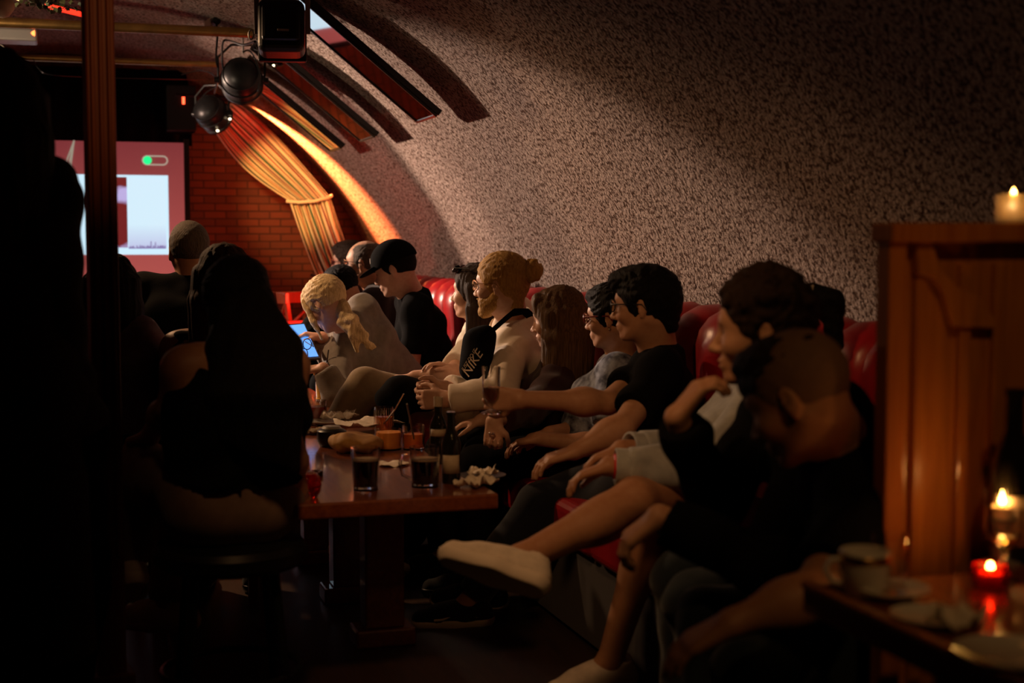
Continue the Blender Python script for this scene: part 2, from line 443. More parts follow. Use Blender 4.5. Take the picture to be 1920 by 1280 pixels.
def frame(f, up=(0, 0, 1)):          # columns: forward, left, up
    f = nrm(f); l = nrm(np.cross(up, f)); u = np.cross(f, l)
    return np.stack([f, l, u], 1)
def ik(a, c, l1, l2, pole):
    a, c = np.array(a, float), np.array(c, float); v = c - a; d = np.linalg.norm(v); L = l1 + l2
    if d > L * 0.995:
        c = a + v / d * L * 0.995; v = c - a; d = L * 0.995
    d = max(d, abs(l1 - l2) + 0.01)
    x = (l1 * l1 - l2 * l2 + d * d) / (2 * d); y = math.sqrt(max(l1 * l1 - x * x, 0))
    n = v / d; p = np.array(pole, float); p = nrm(p - n * (p @ n))
    return a + n * x + p * y, c

def hand_prims(wr, d, n, right, s=1.0, curl=0.5, spread=0.0):
    d = nrm(d); n = nrm(np.array(n) - d * np.dot(n, d)); t = np.cross(d, n) * (1 if right else -1)
    pr = []
    kx = [0.030, 0.010, -0.010, -0.028]; ln = [0.072, 0.080, 0.074, 0.058]
    for i in range(4):
        b = wr + (d * (0.086 - 0.004 * abs(i - 1)) + t * kx[i]) * s
        pr.append(rc(wr + t * kx[i] * 0.6 * s, b, 0.015 * s, 0.0115 * s, 0.012))
        dd = nrm(d + t * (kx[i] * (2.0 + spread * 8))); q = b; r0 = [0.0098, 0.0102, 0.0096, 0.0085][i] * s
        c = curl[i] if isinstance(curl, (list, tuple)) else curl
        ang = 0.0
        for j, fr in enumerate((0.45, 0.31, 0.24)):
            ang += c * (0.8, 1.0, 0.7)[j]
            e = q + (dd * math.cos(ang) + n * math.sin(ang)) * ln[i] * fr * s
            pr.append(rc(q, e, r0, r0 * 0.9, 0.003)); q = e; r0 *= 0.9
    b = wr + (d * 0.022 + t * 0.024 + n * 0.006) * s
    e = b + (d * 0.72 + t * 0.62 + n * 0.25) * 0.042 * s
    pr.append(rc(wr + d * 0.01 * s, e, 0.017 * s, 0.012 * s, 0.012))
    e2 = e + (d * 0.85 + t * 0.3 + n * (0.2 + 0.3 * (curl if not isinstance(curl, (list, tuple)) else curl[0]))) * 0.033 * s
    pr.append(rc(e, e2, 0.0112 * s, 0.0095 * s, 0.004))
    e3 = e2 + (d * 0.85 - t * 0.05 + n * 0.4) * 0.024 * s
    pr.append(rc(e2, e3, 0.0098 * s, 0.008 * s, 0.004))
    return pr

def head_prims(c, R, s=1.0, male=True, nb=None):
    """c: point between the ears at eye level; R: forward, left, up"""
    W = lambda x, y, z: c + R @ (np.array((x, y, z)) * s)
    S = lambda *v: np.array(v) * s
    j = 1.0 if male else 0.93
    pr = [el(W(-0.010, 0, 0.028), S(0.098, 0.075, 0.088), R, 0.02),
          el(W(0.030, 0, 0.010), S(0.062, 0.064, 0.070), R, 0.03),
          el(W(0.030, 0, -0.045), S(0.058, 0.054 * j, 0.066), R, 0.03),
          rc(W(-0.012, 0.052 * j, -0.045), W(0.058, 0.018, -0.098), 0.020 * s, 0.018 * s, 0.02),
          rc(W(-0.012, -0.052 * j, -0.045), W(0.058, -0.018, -0.098), 0.020 * s, 0.018 * s, 0.02),
          el(W(0.074, 0, -0.102), S(0.019, 0.022, 0.017), R, 0.014),
          rc(W(0.074, 0.028, 0.022), W(0.074, -0.028, 0.022), 0.016 * s, 0.016 * s, 0.018),
          el(W(0.096, 0.031, 0.000), S(0.016, 0.020, 0.012), R, 0.012, '-'),
          el(W(0.096, -0.031, 0.000), S(0.016, 0.020, 0.012), R, 0.012, '-'),
          el(W(0.074, 0.031, 0.000), S(0.013, 0.015, 0.012), R, 0.005),
          el(W(0.074, -0.031, 0.000), S(0.013, 0.015, 0.012), R, 0.005),
          el(W(0.058, 0.042, -0.032), S(0.030, 0.024, 0.024), R, 0.02),
          el(W(0.058, -0.042, -0.032), S(0.030, 0.024, 0.024), R, 0.02),
          rc(W(0.086, 0, 0.006), W(0.112, 0, -0.034), 0.009 * s, 0.0095 * s, 0.012),
          el(W(0.112, 0, -0.037), S(0.0115, 0.011, 0.0095), R, 0.006),
          el(W(0.100, 0.012, -0.041), S(0.012, 0.008, 0.008), R, 0.006),
          el(W(0.100, -0.012, -0.041), S(0.012, 0.008, 0.008), R, 0.006),
          el(W(0.080, 0, -0.070), S(0.020, 0.028, 0.022), R, 0.012),
          el(W(0.0945, 0, -0.0645), S(0.0095, 0.021, 0.0055), R, 0.004),
          el(W(0.0925, 0, -0.0765), S(0.0095, 0.019, 0.0062), R, 0.004),
          el(W(0.100, 0, -0.0705), S(0.010, 0.020, 0.0014), R, 0.003, '-'),
          ]
    Re = R @ np.array(Matrix.Rotation(math.radians(-12), 3, 'Y'))
    for sg in (1, -1):
        Rr = R @ np.array(Matrix.Rotation(math.radians(18 * sg), 3, 'Z'))
        pr += [el(W(-0.012, 0.079 * sg, -0.006), S(0.018, 0.0075, 0.031), Rr, 0.006),
               el(W(-0.006, 0.0875 * sg, -0.002), S(0.010, 0.006, 0.019), Rr, 0.004, '-'),
               el(W(-0.008, 0.078 * sg, -0.034), S(0.009, 0.006, 0.010), Rr, 0.004)]
    if nb is not None:
        pr += [rc(W(-0.030, 0, -0.045), nb, 0.056 * s * j, 0.060 * s * j, 0.03),
               rc(W(0.005, 0, -0.075), nb + R[:, 0] * 0.02 * s, 0.040 * s * j, 0.045 * s * j, 0.03)]
    return pr

def eyes(c, R, s, parent):
    V = MB()
    for sg in (1, -1):
        p = c + R @ (np.array((0.0805, 0.031 * sg, -0.001)) * s)
        V.lathe([(0.0001, 0.0085 * s), (0.004 * s, 0.0080 * s), (0.0065 * s, 0.0058 * s), (0.0085 * s, 0.0)], p, 10, R[:, 0])
    return V.build('eyes', M_IRIS, parent, True)

def hair_cap(c, R, s, style, vol=0.012):
    """skull hugging hair; style picks how the face side is cut"""
    W = lambda x, y, z: c + R @ (np.array((x, y, z)) * s)
    S = lambda *v: np.array(v) * s
    pr = [el(W(-0.012, 0, 0.030), S(0.100 + vol, 0.077 + vol, 0.090 + vol), R, 0.02)]
    if style == 'bald':      # ring of hair round the back and sides
        pr[0] = el(W(-0.016, 0, 0.022), S(0.099 + vol, 0.0765 + vol, 0.090 + vol), R, 0.02)
        pr += [el(W(0.02, 0, 0.15), S(0.13, 0.10, 0.058), R, 0.01, '-')]
    # open the face
    pr += [el(W(0.118, 0, -0.052), S(0.105, 0.11, 0.112), R, 0.012, '-')]
    pr += [el(W(0.02, 0, -0.105), S(0.10, 0.12, 0.058), R, 0.012, '-')]
    for sg in (1, -1):
        pr += [el(W(-0.004, 0.088 * sg, -0.012), S(0.021, 0.02, 0.030), R, 0.006, '-')]
    return pr
def brows(c, R, s):
    W = lambda x, y, z: c + R @ (np.array((x, y, z)) * s)
    pr = []
    for sg in (1, -1):
        pr += [rc(W(0.0905, 0.014 * sg, 0.019), W(0.081, 0.046 * sg, 0.021), 0.0042 * s, 0.003 * s, 0.002)]
    return pr
def beard_prims(c, R, s, f=0.006):
    W = lambda x, y, z: c + R @ (np.array((x, y, z)) * s)
    S = lambda *v: np.array(v) * s
    pr = [rc(W(0.0, 0.056, -0.045), W(0.060, 0.022, -0.103), 0.021 * s, 0.023 * s, 0.02),
          rc(W(0.0, -0.056, -0.045), W(0.060, -0.022, -0.103), 0.021 * s, 0.023 * s, 0.02),
          el(W(0.078, 0, -0.107), S(0.026, 0.030, 0.028), R, 0.015),
          el(W(0.094, 0, -0.0565), S(0.011, 0.026, 0.005), R, 0.006),
          el(W(0.040, 0.040, -0.070), S(0.045, 0.022, 0.034), R, 0.02), el(W(0.040, -0.040, -0.070), S(0.045, 0.022, 0.034), R, 0.02)]
    return pr

def person(label, pelvis, neck, head, look, facing=None, male=True, s=1.0, skin_m=SK_WARM, h=0.0062,
           shirt=(C_BLACK, 'short'), pants=(C_BLACK, 'long'), hair=(H_DARK, 'short'), RH=None, LH=None, RF=None, LF=None,
           shoes=None, headup=(0, 0, 1), extra=None, chest=1.0, hem=0.0, collar=False, shyaw=0.0, shw=None, sdrop=(0, 0)):
    """hands: (wrist, pole, hand direction, palm normal, curl); feet: (ankle, pole, toe direction)"""
    pelvis, neck, head = (np.array(v, float) for v in (pelvis, neck, head))
    base = pelvis.copy(); base[2] = 0.0
    root = thing('person', label, 'person', base)
    fc = nrm(facing); up = nrm(neck - pelvis)
    l = nrm(np.cross(up, fc) if abs(up @ fc) < 0.98 else np.cross((0, 0, 1), fc)); fc2 = np.cross(l, up)
    hl = nrm(np.cross((0, 0, 1), fc))
    if shyaw:
        Rz = np.array(Matrix.Rotation(math.radians(shyaw), 3, Vector(up))); sl = Rz @ l; sf = Rz @ fc2
    else: sl, sf = l, fc2
    sw = (shw or (0.178 if male else 0.155)) * s
    shL = neck - up * (0.055 * s + sdrop[0]) + sl * sw + sf * 0.01; shR = neck - up * (0.055 * s + sdrop[1]) - sl * sw + sf * 0.01
    T = np.linalg.norm(neck - pelvis); g = chest
    hipL = pelvis + hl * 0.092 * s; hipR = pelvis - hl * 0.092 * s
    ch = neck - up * 0.17 * s; ws = pelvis + up * 0.16 * s + fc2 * 0.0
    bd = [rc(pelvis + hl * 0.06 * s, pelvis - hl * 0.06 * s, 0.118 * s * g, 0.118 * s * g, 0.04),
          rc(pelvis + l * 0.05 * s, ws + l * 0.050 * s, 0.105 * s * g, 0.096 * s * g, 0.05),
          rc(pelvis - l * 0.05 * s, ws - l * 0.050 * s, 0.105 * s * g, 0.096 * s * g, 0.05),
          rc(ws + l * 0.05 * s, ch + sl * 0.072 * s, 0.096 * s * g, 0.105 * s * g, 0.05),
          rc(ws - l * 0.05 * s, ch - sl * 0.072 * s, 0.096 * s * g, 0.105 * s * g, 0.05),
          rc(ch + sl * 0.07 * s, shL - sl * 0.03, 0.098 * s * g, 0.060 * s, 0.05),
          rc(ch - sl * 0.07 * s, shR + sl * 0.03, 0.098 * s * g, 0.060 * s, 0.05),
          rc(neck - up * 0.03, shL, 0.055 * s, 0.056 * s, 0.04),
          rc(neck - up * 0.03, shR, 0.055 * s, 0.056 * s, 0.04)]
    if not male:
        for q in (1, -1): bd.append(el(ch + sf * 0.085 * s + sl * 0.065 * s * q - up * 0.02, np.array((0.055, 0.058, 0.06)) * s, None, 0.03))
    U, Fa = 0.285 * s, 0.245 * s; TH, SHN = 0.43 * s, 0.415 * s
    arms = []; sleeves = []
    def defhand(side):
        q = pelvis + fc * 0.33 * s + hl * 0.10 * side * s + np.array((0, 0, 0.10)); return (q, -up * 1.0 + sl * 0.4 * side, fc * 0.8 - hl * 0.5 * side, (0, 0, -1), 0.5)
    ends = {}
    for nm, sh, hd, side in (('L', shL, LH, 1), ('R', shR, RH, -1)):
        if hd is None: hd = defhand(side)
        if len(hd) > 5 and hd[5] is not None:
            E = np.array(hd[5], float); Wt = np.array(hd[0], float)
        else: E, Wt = ik(sh, hd[0], U, Fa, hd[1])
        ends[nm] = (sh, E, Wt)
        arms += [rc(sh, E, 0.052 * s * (1 if male else 0.88), 0.038 * s * (1 if male else 0.88), 0.03),
                 rc(E, Wt, 0.038 * s * (1 if male else 0.88), 0.027 * s, 0.012),
                 el(E + (Wt - E) * 0.28, np.array((0.040, 0.040, 0.040)) * s * (1 if male else 0.9), None, 0.05)]
        arms += hand_prims(Wt, nrm(hd[2]) , hd[3], nm == 'R', s * (1.0 if male else 0.9), hd[4])
        sleeves.append((sh, E, Wt))
    legs = []; pl = []
    def deffoot(side):
        kn = pelvis + fc * TH * 0.9; a = kn + fc * 0.05 + hl * 0.10 * side; a = np.array((a[0], a[1], 0.085)); return (a, fc * 1.0 + np.array((0, 0, 0.8)), fc)
    fts = []
    for nm, hp, ft, side in (('L', hipL, LF, 1), ('R', hipR, RF, -1)):
        if ft is None: ft = deffoot(side)
        if len(ft) > 3 and ft[3] is not None: K, A = np.array(ft[3], float), np.array(ft[0], float)
        else: K, A = ik(hp, ft[0], TH, SHN, ft[1])
        toe = nrm(ft[2]); fs = nrm(np.cross(toe, K - A)); fu = nrm(np.cross(fs, toe)); fu = fu if fu @ (K - A) > 0 else -fu
        legs += [rc(hp, K, 0.088 * s * g, 0.058 * s, 0.04), rc(K, A, 0.056 * s, 0.036 * s, 0.02),
                 el(K + (A - K) * 0.30 - nrm(ft[1]) * 0.012, np.array((0.052, 0.052, 0.085)) * s, frame(np.cross(nrm(A - K), hl), nrm(K - A)), 0.04),
                 rc(A, A + toe * 0.05 * s - fu * 0.028 * s, 0.034 * s, 0.028 * s, 0.02), rc(A + toe * 0.05 * s - fu * 0.028 * s, A + toe * 0.135 * s - fu * 0.038 * s, 0.026 * s, 0.022 * s, 0.02)]
        pl.append((hp, K, A)); fts.append((K, A, toe))
        ends['F' + nm] = (hp, K, A)
    R = frame(look, headup)
    body = sdf_obj('body', bd + arms + legs + head_prims(head, R, s * (1.0 if male else 0.95), male, neck - up * 0.02), h, skin_m, root, sm=1)
    eyes(head, R, s * (1.0 if male else 0.95), root)
    # ---- clothes
    sm_, sl_ = shirt
    tor = [dict(p) for p in bd]
    for p in tor: p['k'] = 0.06
    tor.append(rc(neck - up * 0.05, neck - up * 0.01, 0.072 * s, 0.066 * s, 0.03, cut=(neck + up * 0.012 * s, up)))
    for (sh, E, Wt) in sleeves:
        a1 = 0.060 * s
        if sl_ == 'none': continue
        if sl_ == 'short':
            e = sh + (E - sh) * 0.72; tor.append(rc(sh, sh + (E - sh) * 0.95, a1 * 0.98, a1 * 0.95, 0.03, cut=(e, E - sh)))
        else:
            fr = {'long': 0.93, 'roll': 0.80}[sl_]
            tor.append(rc(sh, E, a1, a1 * 0.84, 0.03)); e = E + (Wt - E) * fr
            tor.append(rc(E, Wt, a1 * 0.86, a1 * 0.72, 0.02, cut=(e, Wt - E)))
    if sl_ == 'none':
        tor = [p for p in tor if not (p['t'] == 'c' and abs(p['rb'] - 0.056 * s) < 1e-6)]
    for q in (1, -1):
        tor.append(rc(pelvis + l * 0.055 * s * q - up * 0.02, ws + l * 0.052 * s * q, 0.132 * s * g, 0.108 * s * g, 0.05))
    hem_pt = pelvis + up * hem
    sdf_obj('shirt', tor, 0.0075, sm_, root, 0.010, 0.009, 20, random.randint(0, 999), 1, gcut=[(hem_pt, -up + fc2 * 0.25)])
    if collar:
        cp = [rc(neck - up * 0.03 * s + sf * 0.03, neck + up * 0.03 * s, 0.074 * s, 0.069 * s, 0.01, cut=(neck + up * 0.032 * s, up)),
              rc(neck + up * 0.0 + sf * 0.04 * s, neck + up * 0.10 * s, 0.061 * s, 0.07 * s, 0.004, op='-')]
        sdf_obj('collar', cp, 0.006, sm_, root, 0.003)
    pm, plen = pants
    tr = [rc(pelvis + hl * 0.06 * s, pelvis - hl * 0.06 * s, 0.125 * s * g, 0.125 * s * g, 0.04),
          rc(pelvis, pelvis + up * 0.10, 0.125 * s * g, 0.12 * s * g, 0.04, cut=(pelvis + up * 0.12, up))]
    for (hp, K, A) in pl:
        if plen == 'long':
            tr += [rc(hp, K, 0.096 * s * g, 0.070 * s, 0.04), rc(K, A, 0.070 * s, 0.058 * s, 0.02, cut=(K + (A - K) * 0.93, A - K))]
        else:
            tr += [rc(hp, K, 0.102 * s * g, 0.090 * s, 0.04, cut=(hp + (K - hp) * 0.62, K - hp))]
    sdf_obj('trousers' if plen == 'long' else 'shorts', tr, 0.0085, pm, root, 0.004, 0.009, 15, random.randint(0, 999), 2)
    if shoes:
        for (K, A, toe), nm in zip(fts, 'LR'):
            shoe(root, A, toe, nrm(K - A), shoes, s)
    if hair: make_hair(root, head, R, s * (1.0 if male else 0.95), hair, neck, up, sf)
    if extra: extra(root, head, R, s * (1.0 if male else 0.95), neck, up, sl, sf, ends, bd)
    return root

def shoe(root, A, toe, shin, mats, s=1.0):
    """upper, sole and tongue of a low trainer; the sole plane is square to the foot"""
    ft = nrm(toe); side = nrm(np.cross(ft, shin)); upv = nrm(np.cross(side, ft))
    if upv @ shin < 0: upv = -upv
    o = A - upv * 0.048 * s
    W = lambda x, y, z: o + (ft * x + side * y + upv * z) * s
    R = np.stack([ft, side, upv], 1)
    up_ = [rc(W(-0.045, 0, 0.0), W(0.05, 0, -0.006), 0.037 * s, 0.040 * s, 0.02, cut=(W(0, 0, -0.012), -upv)),
           rc(W(0.05, 0, -0.002), W(0.165, 0, -0.006), 0.043 * s, 0.034 * s, 0.02, cut=(W(0, 0, -0.012), -upv)),
           rc(W(-0.035, 0, 0.01), W(-0.03, 0, 0.06), 0.038 * s, 0.036 * s, 0.02, cut=(W(0, 0, 0.055), upv)),
           rc(W(0.01, 0, 0.02), W(0.10, 0, 0.01), 0.042 * s, 0.036 * s, 0.03)]
    sh = sdf_obj('shoe', up_, 0.0055, mats[0], root, 0.001)
    sl = [rc(W(-0.045, 0, -0.005), W(0.06, 0, -0.005), 0.042 * s, 0.045 * s, 0.03), rc(W(0.06, 0, -0.005), W(0.165, 0, -0.005), 0.047 * s, 0.038 * s, 0.02)]
    for p in sl: p['cut'] = (W(0, 0, -0.004), upv)
    V, Q = sdf_mesh(sl, 0.006, 0.002)
    t = (V - o) @ upv; t2 = np.maximum(t, -0.036 * s); V = V + upv * (t2 - t)[:, None]
    mesh_obj('sole', V, Q, mats[1], sh)
    lc = MB()
    for i in range(4):
        x = 0.035 + i * 0.02; lc.tube([W(x, -0.018, 0.046 - i * 0.004), W(x + 0.003, 0, 0.053 - i * 0.004), W(x, 0.018, 0.046 - i * 0.004)], 0.0028 * s, 6)
    lc.build('laces', mats[2] if len(mats) > 2 else mats[1], sh, True)
    if len(mats) > 3:       # white side stripe on the outer and inner side
        for sg in (1, -1):
            st = MB(); pts = [W(-0.050, 0.036 * sg, 0.002), W(-0.02, 0.0415 * sg, 0.006), W(0.015, 0.043 * sg, 0.020), W(0.04, 0.042 * sg, 0.024), W(0.065, 0.044 * sg, 0.014), W(0.095, 0.044 * sg, 0.004), W(0.125, 0.042 * sg, 0.002)]
            st.tube(pts, 0.0042 * s, 6); st.build('side_stripe', mats[3], sh, True)
    return sh

def make_hair(root, c, R, s, hair, neck, up, sf):
    m, style = hair
    W = lambda x, y, z: c + R @ (np.array((x, y, z)) * s)
    S = lambda *v: np.array(v) * s
    hh = 0.0062
    if style == 'short':
        pr = hair_cap(c, R, s, 'short', 0.014) + [el(W(0.02, 0, 0.085), S(0.085, 0.068, 0.040), R, 0.02)] + brows(c, R, s)
        sdf_obj('hair', pr, 0.005, m, root, 0, 0.003, 120, 3, 1)
    elif style == 'curly':
        pr = hair_cap(c, R, s, 'short', 0.012)
        r = random.Random(5)
        for i in range(60):
            a = r.uniform(-2.7, 2.7); e = r.uniform(0.25, 1.5)
            pr.append(el(W(-0.012 + 0.112 * math.cos(a) * math.cos(e), 0.090 * math.sin(a) * math.cos(e), 0.030 + 0.100 * math.sin(e)), S(0.015, 0.015, 0.014), R, 0.012))
        pr += brows(c, R, s); sdf_obj('hair', pr, 0.005, m, root, 0, 0.004, 100, 4, 0)
    elif style == 'crop':
        pr = hair_cap(c, R, s, 'short', 0.006) + brows(c, R, s)
        sdf_obj('hair', pr, hh, m, root, 0, 0.001, 90, 3, 1)
    elif style == 'bald':
        pr = hair_cap(c, R, s, 'bald', 0.006) + brows(c, R, s)
        sdf_obj('hair', pr, hh, m, root, 0, 0.002, 90, 3, 1)
    elif style == 'quiff':
        pr = hair_cap(c, R, s, 'short', 0.014) + [el(W(0.045, 0, 0.092), S(0.068, 0.062, 0.034), R, 0.025), el(W(0.085, 0, 0.075), S(0.036, 0.055, 0.032), R, 0.02),
             rc(W(-0.07, 0, -0.02), W(-0.080, 0, -0.070), 0.050 * s, 0.030 * s, 0.03)] + brows(c, R, s)
        sdf_obj('hair', pr, 0.005, m, root, 0, 0.0035, 90, 3, 1)
    elif style == 'bun':
        pr = hair_cap(c, R, s, 'short', 0.012) + [rc(W(-0.06, 0, 0.03), W(-0.10, 0, 0.045), 0.05 * s, 0.03 * s, 0.03), rc(W(-0.05, 0, -0.03), W(-0.06, 0, -0.085), 0.055 * s, 0.03 * s, 0.03)] + brows(c, R, s)
        o = sdf_obj('hair', pr, 0.005, m, root, 0, 0.003, 120, 3, 1)
        bn = [el(W(-0.135, 0, 0.045), S(0.038, 0.038, 0.042), R, 0.01)]
        r = random.Random(2)
        for i in range(22):
            a = r.uniform(0, 6.28); b = r.uniform(-1.4, 1.4)
            bn.append(rc(W(-0.135 + 0.034 * math.cos(a) * math.cos(b), 0.034 * math.sin(a) * math.cos(b), 0.045 + 0.038 * math.sin(b)),
                         W(-0.135 + 0.040 * math.cos(a + 0.8) * math.cos(b), 0.04 * math.sin(a + 0.8) * math.cos(b), 0.045 + 0.042 * math.sin(b + 0.4)), 0.010 * s, 0.007 * s, 0.006))
        sdf_obj('hair_bun', bn, 0.005, m, root, 0, 0.002, 80, 3, 0)
    elif style in ('long', 'longfringe', 'bob', 'tied'):
        pr = hair_cap(c, R, s, 'short', 0.016)
        d = np.array((0, 0, -1.0))
        L = {'long': 0.42, 'longfringe': 0.42, 'bob': 0.20, 'tied': 0.05}[style]
        for i in range(15):
            a = (-1.55 + 3.1 * i / 14) if style == 'bob' else (-2.1 + 4.2 * i / 14)
            x, y = -0.016 - 0.088 * math.cos(a), 0.084 * math.sin(a)
            p0 = W(x, y, 0.02); p1 = W(x * 1.1 - 0.004, y * 1.10, -0.075); p2 = p1 + d * L * s + R[:, 1] * y * 0.25 + sf * 0.01
            pr += [rc(p0, p1, 0.026 * s, 0.024 * s, 0.02)]
            if L > 0.1: pr += [rc(p1, p2, 0.027 * s, 0.014 * s, 0.018)]
        if style == 'longfringe':
            for i in range(7):
                y = -0.054 + 0.018 * i
                pr += [rc(W(0.062, y, 0.090), W(0.092 - abs(y) * 0.42, y, 0.022), 0.018 * s, 0.011 * s, 0.015)]
            for sg in (1, -1):
                pr += [rc(W(0.060, 0.058 * sg, 0.07), W(0.035, 0.078 * sg, -0.01), 0.022 * s, 0.014 * s, 0.02), rc(W(0.030, 0.074 * sg, 0.05), W(0.012, 0.082 * sg, -0.08), 0.022 * s, 0.018 * s, 0.015),
                       rc(W(0.012, 0.082 * sg, -0.08), W(0.020, 0.085 * sg, -0.08) + d * 0.36 * s, 0.020 * s, 0.012 * s, 0.015)]
        pr += brows(c, R, s)
        sdf_obj('hair', pr, hh, m, root, 0, 0.004, 110, 3, 1, (1, 1, 0.08))

def specs(root, c, R, s, m=M_BLACKP, rim=0.0021, z=0.0, up_on_head=False, lens=True, rx=0.024, rz=0.020):
    W = lambda x, y, zz: c + R @ (np.array((x, y, zz)) * s)
    if up_on_head:
        W = lambda x, y, zz: c + R @ (np.array(((x - 0.106) * 0.75 + 0.086 - zz * 0.5, y, zz * 0.7 + 0.104)) * s)
    b = MB()
    for sg in (1, -1):
        b.tube([W(0.106 - 0.006 * abs(math.cos(t)), (0.033 + rx * math.cos(t)) * sg, z + rz * math.sin(t)) for t in np.linspace(0, 2 * PI, 20, endpoint=False)], rim * s, 6, True)
        b.tube([W(0.100, 0.057 * sg, z + 0.006), W(0.09, 0.071 * sg, z + 0.006), W(0.02, 0.080 * sg, z + 0.004), W(-0.012, 0.084 * sg, z + 0.002), W(-0.028, 0.083 * sg, z - 0.018)], rim * s, 6)
    b.tube([W(0.106, 0.010, z + 0.004), W(0.110, 0, z + 0.007), W(0.106, -0.010, z + 0.004)], rim * s, 6)
    o = b.build('glasses', m, root, True)
    if lens:
        for sg in (1, -1):
            ring = [W(0.1045 - 0.006 * abs(math.cos(t)), (0.033 + rx * 0.95 * math.cos(t)) * sg, z + rz * 0.95 * math.sin(t)) for t in np.linspace(0, 2 * PI, 16, endpoint=False)]
            MB().prism(ring, R[:, 0] * 0.0012).build('lens', M_LENS if not up_on_head else M_BLACKP, o)
    return o
# ================================================================== THE ROOM
VC, VR, YE = 0.17, 2.585, 11.5
def vault(name, a0, a1, y0, y1, na, ny, m, vert=False):
    V, F = [], []
    rows = [(VR * math.cos(a), VC + VR * math.sin(a)) for a in np.linspace(a0, a1, na)]
    if vert == 'r': rows = [(VR, 0.0)] + rows
    if vert == 'l': rows = rows + [(-VR, 0.0)]
    ys = np.linspace(y0, y1, ny)
    for (x, z) in rows:
        for y in ys: V.append((x, y, z))
    n = len(ys)
    for i in range(len(rows) - 1):
        for j in range(n - 1): F.append((i * n + j, i * n + j + 1, (i + 1) * n + j + 1, (i + 1) * n + j))
    o = mesh_obj(name, V, F, m, None, True, False)
    return setp(o, kind='structure')
def stucco():
    m = mat('stucco', (0.46, 0.37, 0.31), 0.92, spec=0.15)
    nt = m.node_tree; b = nt.nodes['Principled BSDF']; L = nt.links
    tc = nt.nodes.new('ShaderNodeTexCoord')
    def noise(sc, det, ro=0.6):
        n = nt.nodes.new('ShaderNodeTexNoise'); n.inputs['Scale'].default_value = sc; n.inputs['Detail'].default_value = det; n.inputs['Roughness'].default_value = ro
        L.new(tc.outputs['Object'], n.inputs['Vector']); return n.outputs['Fac']
    v = nt.nodes.new('ShaderNodeTexVoronoi'); v.inputs['Scale'].default_value = 62; v.feature = 'F1'
    nz = nt.nodes.new('ShaderNodeTexNoise'); nz.inputs['Scale'].default_value = 30; L.new(tc.outputs['Object'], nz.inputs['Vector'])
    mx = nt.nodes.new('ShaderNodeMixRGB'); mx.inputs[0].default_value = 0.04; L.new(tc.outputs['Object'], mx.inputs[1]); L.new(nz.outputs['Color'], mx.inputs[2])
    L.new(mx.outputs[0], v.inputs['Vector'])
    a = nt.nodes.new('ShaderNodeMath'); a.operation = 'MULTIPLY'; a.inputs[1].default_value = -0.8; L.new(v.outputs['Distance'], a.inputs[0])
    c = nt.nodes.new('ShaderNodeMath'); c.operation = 'ADD'; L.new(a.outputs[0], c.inputs[0]); L.new(noise(95, 4, 0.7), c.inputs[1])
    bp = nt.nodes.new('ShaderNodeBump'); bp.inputs['Strength'].default_value = 1.0; bp.inputs['Distance'].default_value = 0.030
    L.new(c.outputs[0], bp.inputs['Height']); L.new(bp.outputs[0], b.inputs['Normal'])
    r = nt.nodes.new('ShaderNodeValToRGB'); r.color_ramp.elements[0].position = 0.35; r.color_ramp.elements[1].position = 0.7
    r.color_ramp.elements[0].color = (0.48, 0.37, 0.325, 1); r.color_ramp.elements[1].color = (0.60, 0.48, 0.42, 1)
    L.new(noise(1.3, 5), r.inputs[0])
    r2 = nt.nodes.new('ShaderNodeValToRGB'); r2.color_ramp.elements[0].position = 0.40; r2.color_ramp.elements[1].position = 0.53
    r2.color_ramp.elements[0].color = (0.20, 0.14, 0.11, 1); r2.color_ramp.elements[1].color = (1, 1, 1, 1)  # dark speckles paint the shade of the pits into the colour
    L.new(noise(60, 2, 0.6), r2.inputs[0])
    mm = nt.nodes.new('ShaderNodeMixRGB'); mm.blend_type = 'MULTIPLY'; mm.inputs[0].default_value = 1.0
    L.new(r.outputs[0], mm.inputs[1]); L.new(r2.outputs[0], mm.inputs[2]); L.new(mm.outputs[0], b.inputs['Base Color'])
    return m
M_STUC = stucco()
A1, A2 = math.radians(68), math.radians(112)
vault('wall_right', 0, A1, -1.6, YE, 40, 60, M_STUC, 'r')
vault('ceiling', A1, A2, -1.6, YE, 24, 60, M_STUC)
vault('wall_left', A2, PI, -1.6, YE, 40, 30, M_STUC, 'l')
def arch_wall(name, y, m):
    rows = [(VR * math.cos(a), y, VC + VR * math.sin(a)) for a in np.linspace(0, PI, 60)]
    return setp(mesh_obj(name, [(VR, y, 0)] + rows + [(-VR, y, 0)], [tuple(range(62))], m, None, False, False), kind='structure')
